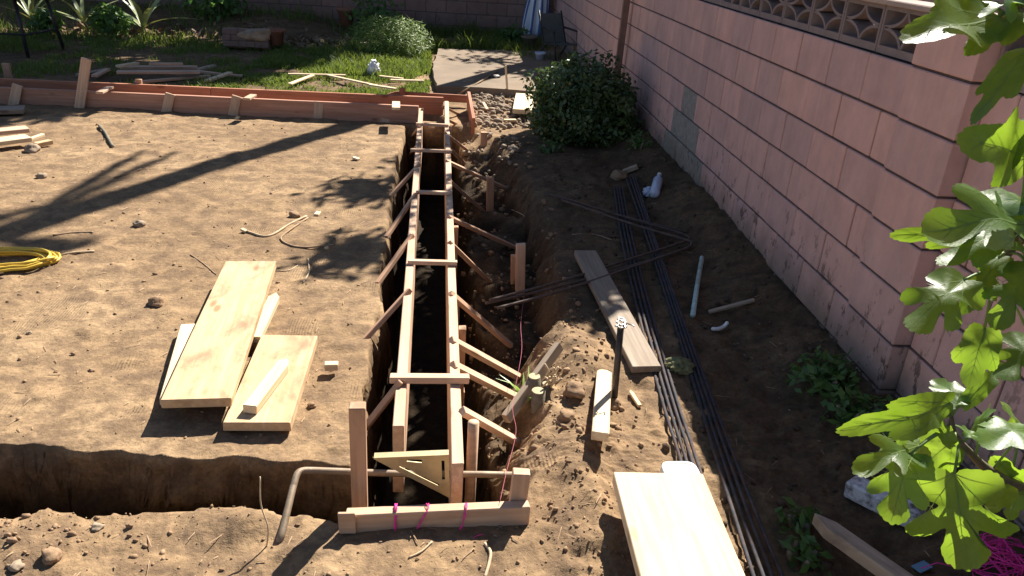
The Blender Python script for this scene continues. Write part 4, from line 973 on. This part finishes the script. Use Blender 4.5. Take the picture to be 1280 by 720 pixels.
def chair():
    c = at(700, 58, 0.); c = Vector((1.64, 11.0, 0)); t = thing('lawn_chair', 'dark grey sling lawn chair leaning at the pink wall in the far corner', 'chair', c)
    R_ = Matrix.Rotation(math.radians(25), 4, 'Z')
    def P(x, y, z): return c+(R_ @ Vector((x, y, z)))*.78
    bt = [P(-.21, .06, .36), P(.21, .06, .36), P(.21, .26, .82), P(-.21, .26, .82)]; th = (R_ @ Vector((0, .02, -.008)))
    mob('backrest', [*bt]+[q+th for q in bt], [(0, 1, 2, 3), (7, 6, 5, 4), (0, 4, 5, 1), (1, 5, 6, 2), (2, 6, 7, 3), (3, 7, 4, 0)], 'sling', t)
    st = [P(-.21, -.36, .38), P(.21, -.36, .38), P(.21, .06, .345), P(-.21, .06, .345)]
    mob('seat', [*st]+[q-Vector((0, 0, .015)) for q in st], [(0, 1, 2, 3), (7, 6, 5, 4), (0, 4, 5, 1), (1, 5, 6, 2), (2, 6, 7, 3), (3, 7, 4, 0)], 'sling', t)
    for s in (-1, 1):
        tube('side_frame', [P(s*.23, .28, .86), P(s*.23, .05, .34), P(s*.23, -.38, .37)], .012, 'frame', t, 8)
        tube('leg', [P(s*.23, -.40, 0), P(s*.23, -.30, .38), P(s*.24, -.26, .58)], .012, 'frame', t, 8); tube('leg', [P(s*.23, .30, 0), P(s*.23, -.02, .36)], .012, 'frame', t, 8)
        tube('armrest', [P(s*.24, -.30, .58), P(s*.24, .15, .60)], .014, 'frame', t, 8)
chair()
pot((1.42, 12.3, .0), .12, .2, 'slab', 'pale round pot in front of the striped umbrella'); pot((1.40, 10.75, .05), .07, .13, 'bottle', 'small bluish pot below the lawn chair')
leafthing('leafy_plant', 'dark weedy plant growing among the pots in the far corner', 'plant', (1.2, 12.5, .15), (.26, .2, .15), 400, .1, .04, 'weed', 91, 5, .02, shell=.9)

# ------------------------------------------------------------------ lower right clutter
tag(board('stake', at(1140, 735, .10), at(1017, 648, .09), .052, .04, 'wood_dirty', point=.06), 'muddy pointed wooden stake at the bottom edge under the fig leaves', 'stake')
bb_ = ong(1062, 606, .03); bc_ = ong(1150, 650, .03); tag(board('concrete_block', bb_, bc_, .075, .06, 'grunge', bev=.006), 'white block with black grime lying under the fig branch', 'block')
tag(board('plastic_scrap', ong(1145, 712, .01), ong(1160, 705, .012), .03, .006, 'blueplastic'), 'blue plastic scrap on the soil under the largest fig leaf', 'scrap')
def twine():
    c = ong(1258, 690, .06); rs = random.Random(12); pts = []
    for i in range(420):
        a = i*.41+rs.uniform(-.25, .25); b = i*.137; pts.append(c+Vector((.10*math.cos(a)*(.55+.45*math.cos(b)), .085*math.sin(a)*(.6+.4*math.sin(b*1.7)), -.02+.05*math.sin(b*2.3)*math.sin(a*.5)+rs.uniform(-.01, .01))))
    pts += [c+Vector((-.1, -.02, -.05)), c+Vector((-.18, .02, -.055)), c+Vector((-.24, .0, -.055))]
    tag(tube('twine_tangle', pts, .0016, 'pink', None, 5), 'tangled heap of bright pink twine at the bottom right edge', 'twine')
twine()

# ------------------------------------------------------------------ fig tree reaching in from the right
def figmat():
    m, nt, bs, out = newmat('fig_leaf'); v = objvec(nt)
    oi = N(nt, 'ShaderNodeObjectInfo')
    f = noise(nt, v, 22, 5, .6); c = ramp(nt, f, [(.3, (.050, .105, .022)), (.7, (.082, .150, .034))])
    c = mix(nt, ramp(nt, noise(nt, v, 60, 2), [(.70, 0.), (.75, 1.)]), c, (.10, .09, .03))
    hv = N(nt, 'ShaderNodeHueSaturation'); L(nt, c, hv.inputs['Color']); L(nt, mth(nt, 'ADD', mth(nt, 'MULTIPLY', oi.outputs['Random'], .5), .75), hv.inputs['Value'])
    L(nt, hv.outputs[0], bs.inputs['Base Color']); bs.inputs['Roughness'].default_value = .42; bs.inputs['Specular IOR Level'].default_value = .42
    bump(nt, bs, noise(nt, v, 130, 4, .6), .35, .002)
    tr = N(nt, 'ShaderNodeBsdfTranslucent'); tc = ramp(nt, f, [(.3, (.28, .47, .02)), (.7, (.40, .58, .05))]); L(nt, tc, tr.inputs[0])
    ms_ = N(nt, 'ShaderNodeMixShader'); ms_.inputs[0].default_value = .42
    L(nt, bs.outputs[0], ms_.inputs[1]); L(nt, tr.outputs[0], ms_.inputs[2]); L(nt, ms_.outputs[0], out.inputs[0]); return m
M['figleaf'] = figmat(); M['figvein'] = foliage('fig_vein', (.16, .24, .07), (.22, .30, .10), .3, (.35, .42, .10), .5, 30)
H5 = [(.0, .0), (.08, -.05), (.22, -.06), (.34, .02), (.42, .16), (.36, .26), (.18, .312), (.29, .42), (.43, .54), (.42, .66), (.30, .68), (.135, .575), (.165, .72), (.21, .82), (.15, .94), (0, 1.0)]
H3 = [(.0, .0), (.08, -.04), (.22, -.04), (.33, .06), (.39, .2), (.41, .36), (.44, .50), (.43, .62), (.33, .66), (.24, .64), (.22, .72), (.22, .82), (.14, .94), (0, 1.0)]
def figleaf(parent, B, T, n, kind=5, wf=1., curl=.25, droop=.2, seed=0, fold=0.):
    B, T, n = Vector(B), Vector(T), Vector(n).normalized(); Yv = (T-B); Ls = Yv.length; Yv.normalize()
    Zv = (n-Yv*n.dot(Yv)).normalized(); Xv = Yv.cross(Zv); rs = random.Random(seed)
    half = H5 if kind == 5 else H3
    sk = [(x*wf*rs.uniform(.9, 1.1), y+rs.uniform(-.012, .012)*(0 < i < len(half)-1)) for i, (x, y) in enumerate(half)]
    sk2 = [(-x*wf*rs.uniform(.9, 1.1), y+rs.uniform(-.012, .012)*(0 < i < len(half)-1)) for i, (x, y) in enumerate(half)]
    ctrl = sk+sk2[-2:0:-1]
    cl = [Vector((x, y, 0)) for x, y in ctrl]; m = len(cl); out = []
    for i in range(m):
        a, b, d, e = cl[i-1], cl[i], cl[(i+1) % m], cl[(i+2) % m]
        for k in range(5):
            t = k/5; out.append(.5*((2*b)+(-a+d)*t+(2*a-5*b+4*d-e)*t*t+(-a+3*b-3*d+e)*t**3))
    c = Vector((0, .35, 0)); out = [p+(p-c)*(.018*math.sin(i*2.1)+rs.uniform(-.012, .012)) for i, p in enumerate(out)]
    ph = rs.uniform(0, 6)
    def S(x, y):
        z = -curl*x*x*2.0-droop*y*y+.03*math.sin(7*x+ph)+.025*math.sin(9*y+ph*2)+fold*abs(x)*1.4
        z += .05*math.sin(ph+5*math.atan2(x, y-.3))*min(1, (x*x+(y-.35)**2)*4)
        return z
    def W(x, y, dz=0.): 
        s0 = S(0, 0); s1 = S(0, 1); z = S(x, y)-s0-(s1-s0)*y+dz
        return B+(Xv*x+Yv*y+Zv*z)*Ls
    V = [W(c.x, c.y)]; Fc = []; nr = 7; no = len(out); I = []
    for r in range(1, nr+1):
        for p in out: q = c.lerp(p, r/nr); V.append(W(q.x, q.y))
    for i in range(no): Fc.append((0, 1+i, 1+(i+1) % no))
    for r in range(nr-1):
        for i in range(no): a = 1+r*no; Fc.append((a+i, a+no+i, a+no+(i+1) % no, a+(i+1) % no))
    I = [0]*len(Fc)
    veins = [((0, 0), (0, .97), .011), ((0, .0), (.40*wf, .60), .008), ((0, .0), (-.40*wf, .60), .008), ((0, 0), (.37*wf, .15), .007), ((0, 0), (-.37*wf, .15), .007)]
    for s in (1, -1):
        for yy, ex, ey in ((.35, .13, .50), (.5, .14, .66), (.62, .14, .78), (.74, .13, .88)): veins.append(((0, yy), (s*ex*wf, ey), .0045))
        for u in (.35, .55, .75): veins.append(((s*.40*wf*u, .6*u), (s*(.40*u+.10)*wf, .6*u+.01), .004)); veins.append(((s*.40*wf*u, .6*u), (s*(.40*u-.02)*wf, .6*u+.12), .004))
    for (x0, y0), (x1, y1), w in veins:
        k = 8; dx, dy = x1-x0, y1-y0; l = math.hypot(dx, dy); px, py = -dy/l, dx/l
        for dz in (.004, -.004):
            b0 = len(V)
            for i in range(k+1):
                u = i/k; ww = w*(1-.75*u)*.5; x, y = x0+dx*u, y0+dy*u+.03*l*math.sin(PI*u)*0
                V.append(W(x+px*ww, y+py*ww, dz)); V.append(W(x-px*ww, y-py*ww, dz))
            for i in range(k): Fc.append((b0+2*i, b0+2*i+1, b0+2*i+3, b0+2*i+2)); I.append(1)
    return mob('leaf', V, Fc, ['figleaf', 'figvein'], parent, True, B, I)
fig = thing('fig_tree', 'fig tree with big backlit lobed leaves reaching in from the right edge', 'tree', (1.50, .92, 0))
trunk_top = Vector((1.5, .92, .55))
tube('trunk', spline([(1.50, .90, -.1), (1.48, .93, .3), trunk_top, (1.52, .95, 1.0), (1.46, .98, 1.5), (1.5, 1.0, 2.0)], 6), [.05-.001*i for i in range(31)], 'figbark', fig, 12)
Bq = [Vector((1.50, .93, .60)), aty(1300, 622, 1.0), aty(1256, 600, .99), aty(1230, 583, .985), aty(1213, 566, .98), aty(1195, 545, .975), aty(1189, 520, .98)]
tube('branch', spline(Bq, 5), [.012-.0003*i for i in range(31)], 'figbark', fig, 8)
Bu = [Vector((1.50, .97, 1.25)), aty(1310, 300, 1.02), aty(1285, 295, 1.02), aty(1265, 310, 1.03), aty(1240, 345, 1.03)]
tube('branch', spline(Bu, 5), [.010-.0002*i for i in range(21)], 'figbark', fig, 8)
Bt = [Vector((1.47, .99, 1.6)), aty(1320, 0, 1.02), aty(1285, 10, 1.02), aty(1250, 22, 1.02)]
tube('branch', spline(Bt, 5), [.010-.0003*i for i in range(16)], 'figbark', fig, 8)
# normals: C towards the camera, S glint between sun and eye, U up
Cn = (-.65, -.7, .45); Sn = (-.2, 0., 1.); Bk = (-.65, -.65, .25); Dk = (-.5, -.48, .66); Un = (.1, .35, 1.); En = (-.2, .55, .9); Dn = (.3, .7, .5)
LF = [
 ((1187, 504), (1045, 538), .975, .90, Bk, 3, .29, .2, .35), ((1201, 506), (1166, 474), .98, 1.06, Sn, 3, .7, .3, .2), ((1203, 508), (1254, 453), .98, 1.02, Bk, 3, .34, .2, .2),
 ((1183, 514), (1124, 520), .99, 1.0, Dk, 3, .5, .2, .2), ((1141, 528), (1123, 556), .95, .94, Sn, 3, .9, .6, .3), ((1150, 556), (1066, 591), .97, .92, (-.55,-.5,.5), 5, .6, .2, .3),
 ((1137, 568), (1113, 655), .95, .90, (-.5, -.50, .60), 5, .95, .2, .15), ((1191, 550), (1150, 585), .99, 1.0, Bk, 3, 1.15, .2, .1), ((1193, 592), (1208, 714), .93, .86, (-.5, -.49, .63), 5, 1.1, .15, .15),
 ((1284, 538), (1224, 556), 1.0, .96, Sn, 3, .8, .3, .2), ((1222, 540), (1238, 506), 1.02, 1.06, Dn, 3, .9, .4, .2), ((1276, 537), (1252, 502), 1.04, 1.1, Dn, 3, 1.1, .4, .2),
 ((1222, 548), (1192, 531), .97, .99, Sn, 3, .8, .3, .1), ((1282, 606), (1240, 570), 1.02, 1.0, Bk, 3, .6, .2, .2), ((1262, 606), (1236, 640), .98, .95, Sn, 3, .8, .4, .2), ((1274, 606), (1262, 650), 1.0, .98, Cn, 3, .8, .3, .2),
 ((1192, 558), (1172, 524), .95, .96, (-.5, -.3, .4), 3, .5, .6, .2), ((1160, 575), (1178, 612), 1.01, 1.0, Cn, 3, .8, .2, .2),
 # middle group
 ((1286, 195), (1196, 172), 1.02, .98, Bk, 3, .75, .2, .25), ((1290, 262), (1212, 251), 1.05, 1.0, Dk, 3, .45, .2, .2), ((1285, 280), (1152, 290), 1.0, .93, (-.5,-.52,.58), 5, .6, .2, .2), ((1225, 290), (1112, 294), 1.04, 1.0, Bk, 3, .28, .1, .15),
 ((1253, 292), (1172, 331), 1.03, 1.0, Dk, 3, .62, .2, .2), ((1205, 350), (1137, 413), 1.0, .95, (-.55, -.55, .5), 5, .8, .25, .2), ((1249, 322), (1203, 393), 1.02, .98, Bk, 5, .6, .2, .2), ((1286, 335), (1243, 412), .98, .94, Dk, 5, .8, .2, .2),
 ((1231, 410), (1210, 484), 1.0, .96, Dk, 3, .75, .2, .15), ((1290, 425), (1252, 475), 1.0, .96, Dk, 5, 1.0, .2, .15), ((1287, 312), (1256, 312), 1.0, .98, (-.3, -.4, .8), 3, .8, .2, .1), ((1286, 150), (1262, 215), 1.03, 1.0, Dk, 3, .45, .2, .2),
 # top group
 ((1250, 22), (1127, 52), .98, .90, (-.62, -.72, .26), 3, .50, .2, .2), ((1240, 4), (1163, 14), 1.03, 1.0, Bk, 3, .4, .2, .1), ((1284, 22), (1207, 70), .97, .93, Sn, 3, .5, .4, .2), ((1288, 2), (1226, 22), .96, .94, Sn, 3, .7, .3, .2),
 ((1286, 62), (1216, 156), 1.0, .96, Dk, 3, .42, .2, .25), ((1290, -10), (1190, -14), .98, .95, Cn, 5, .9, .2, .2)]
for k, (b, t, yb, yt, n, kd, wf, cu, dr) in enumerate(LF):
    figleaf(fig, aty(*b, yb), aty(*t, yt), n, kd, wf, cu, dr, k+3, 0.08)
LF += [((1305, -40), (1150, -50), 1.12, 1.08, (.4, .5, .8), 5, 1.0, .2, .2), ((1320, -110), (1190, -120), 1.18, 1.15, (.4, .6, .7), 5, 1.0, .2, .2)]  # unseen leaves above the view, added to shade the top leaf
for k, (b, t, yb, yt, n, kd, wf, cu, dr) in list(enumerate(LF))[-2:]: figleaf(fig, aty(*b, yb), aty(*t, yt), n, kd, wf, cu, dr, k+3, .08)
# petioles
PT = []
for k, (b, t, yb, yt, n, kd, wf, cu, dr) in enumerate(LF):
    B_ = aty(*b, yb); br_ = Bq if 440 < b[1] else (Bu if b[1] > 130 else Bt); pts = spline(br_, 5)
    near = min(pts, key=lambda p: (p-B_).length)
    if .012 < (near-B_).length < .35: tube('petiole', spline([near, near.lerp(B_, .5)+Vector((0, 0, .008)), B_], 4), .0022, 'figvein', fig, 6)

# ------------------------------------------------------------------ trees beyond the walls (they throw the shade in the yard)
SUN = Vector((.49, .87, .90)).normalized()
def tree(label, base, h, crowns, n, ln, wd, seed):
    t = thing('shade_tree', label, 'tree', base, 'trees beyond the walls'); b = Vector(base)
    c0 = sum((Vector(c[0]) for c in crowns), Vector())/len(crowns); fork = b+Vector((0, 0, h*.5))
    tube('trunk', spline([b+Vector((0, 0, -.1)), b+Vector((.05, .03, h*.25)), fork, fork.lerp(c0, .5)], 5), [.13-.004*i for i in range(16)], 'bark', t, 10)
    for c, r in crowns: tube('limb', spline([fork+Vector((0, 0, -.2)), fork.lerp(Vector(c), .5)+Vector((0, 0, .15)), Vector(c)], 5), [.06-.004*i for i in range(11)], 'bark', t, 8)
    Vs = []; Qs = []; o = 0
    for i, (c, r) in enumerate(crowns):
        V, Q = cloud(c, r, n, ln, wd, seed+i, shell=.95, lump=.45, up=.5); Vs.append(V); Qs.append(Q+o); o += len(V)
    mob('crown', np.concatenate(Vs), np.concatenate(Qs), 'canopy', t, False)
def over(gx, gy, h): return (gx+.544*h, gy+.967*h, h)
tree('broad leafy tree beyond the far wall that shades the lawn', (-.8, 15.4, 0), 5, [(over(-4.7, 8.4, 6.0), (1.9, 1.1, .6)), (over(-2.75, 9.0, 6.0), (1.0, .62, .5)), (over(-5.3, 10.2, 6.3), (2.0, .95, .5)), (over(-2.4, 10.5, 6.2), (1.4, .85, .6)), (over(-4.5, 6.95, 5.6), (1.35, .40, .4)), (over(-1.7, 12.2, 6.2), (1.5, .7, .4)), (over(.7, 12.1, 6.4), (1.3, .85, .4))], 6000, .17, .09, 201)
tree('leafy tree beyond the pink wall that shades the trench', (3.5, 9.2, 0), 3.6, [(over(.72, 5.0, 4.2), (.55, 1.0, .4)), (over(.68, 3.75, 4.0), (.42, .50, .3)), (over(1.4, 5.9, 4.4), (.7, .9, .4)), (over(1.3, 4.2, 4.0), (.6, .9, .4))], 2900, .13, .07, 301)
tree('slender leafy tree beyond the pink wall that dapples the soil left of the form', (3.0, 10.4, 0), 4.4, [(over(-.42, 4.0, 4.6), (.30, .28, .2)), (over(-.42, 5.1, 4.7), (.34, .3, .2)), (over(-.0, 5.9, 4.7), (.35, .4, .3)), (over(.15, 4.6, 4.5), (.16, .4, .3)), (over(.7, 10.4, 5.), (.6, .4, .2)), (over(1.1, 9.6, 5.), (.5, .35, .2))], 230, .13, .06, 331)
def palm():
    base = Vector((2.55, 12.75, 0)); t = thing('palm_tree', 'tall palm beyond the corner of the walls whose shadow crosses the yard', 'tree', base, 'trees beyond the walls'); h = 8.9
    tube('trunk', spline([base+Vector((0, 0, -.1)), base+Vector((.03, .02, h*.35)), base+Vector((-.03, .02, h*.7)), base+Vector((0, 0, h))], 8), [.14-.0012*i for i in range(25)], 'bark', t, 12)
    top = base+Vector((0, 0, h)); rs = random.Random(5); ends = []
    for k in range(9):
        a = 3.05+1.5*k/8+rs.uniform(-.15, .15); el = rs.uniform(-.5, 1.0); ends.append((top+Vector((math.cos(a)*math.cos(el), math.sin(a)*math.cos(el), math.sin(el)))*rs.uniform(1.2, 1.8)+Vector((0, 0, -.8)), .5))
    for g, hh in (((182, 186), 7.3), ((222, 190), 6.95), ((175, 190), 7.4), ((60, 318), 8.5)):      # old fronds hanging beside the trunk
        q = at(*g); ends.append((Vector(over(q.x, q.y, hh)), 0.))
    for e, sag in ends:
        pts = [top.lerp(e, i/9)+Vector((0, 0, sag*1.6*(i/9)*(1-i/9)))+(e-top)*Vector((.8, .8, 0))*(i/9)*(1-i/9)*(1 if sag else .15) for i in range(10)]
        fr = tube('frond', pts, [.03-.0022*i for i in range(10)], 'weed', t, 5)
        V = []; Fc = []
        for i in range(46):
            u = .12+.88*i/46; j = min(8, int(u*9)); p = pts[j].lerp(pts[j+1], u*9-j); d = (pts[j+1]-pts[j]).normalized(); sd = d.cross(Vector((0, 0, 1))).normalized()
            for s in (-1, 1):
                e = p+(sd*s*.8+d*.55+Vector((0, 0, -.35))).normalized()*.34*math.sin(PI*min(.97, u*.8+.15)); q = len(V); V += [p-d*.026, p+d*.026, e]; Fc.append((q, q+1, q+2))
        mob('leaflets', V, Fc, 'weed', fr, False)
palm()

# ------------------------------------------------------------------ light
w = bpy.data.worlds.new('World'); SC.world = w; w.use_nodes = True; nt = w.node_tree; bg = nt.nodes['Background']
sky = nt.nodes.new('ShaderNodeTexSky'); sky.sky_type = 'NISHITA'; sky.sun_disc = False
el = math.asin(SUN.z); sky.sun_elevation = el; sky.sun_rotation = math.atan2(SUN.x, SUN.y); sky.air_density = .75; sky.dust_density = .4
nt.links.new(sky.outputs[0], bg.inputs[0]); bg.inputs[1].default_value = .05
sl = bpy.data.lights.new('sun', 'SUN'); sl.energy = 5.0; sl.angle = math.radians(.35); sl.color = (1, .945, .86)
so = bpy.data.objects.new('sun', sl); COL.objects.link(so); so.rotation_euler = SUN.to_track_quat('Z', 'Y').to_euler(); so.location = (4, 8, 9)
SC.view_settings.view_transform = 'Standard'; SC.view_settings.look = 'None'; SC.view_settings.exposure = 1.32; SC.view_settings.gamma = 1
SC.cycles.max_bounces = 6; SC.cycles.diffuse_bounces = 3; SC.cycles.transparent_max_bounces = 4
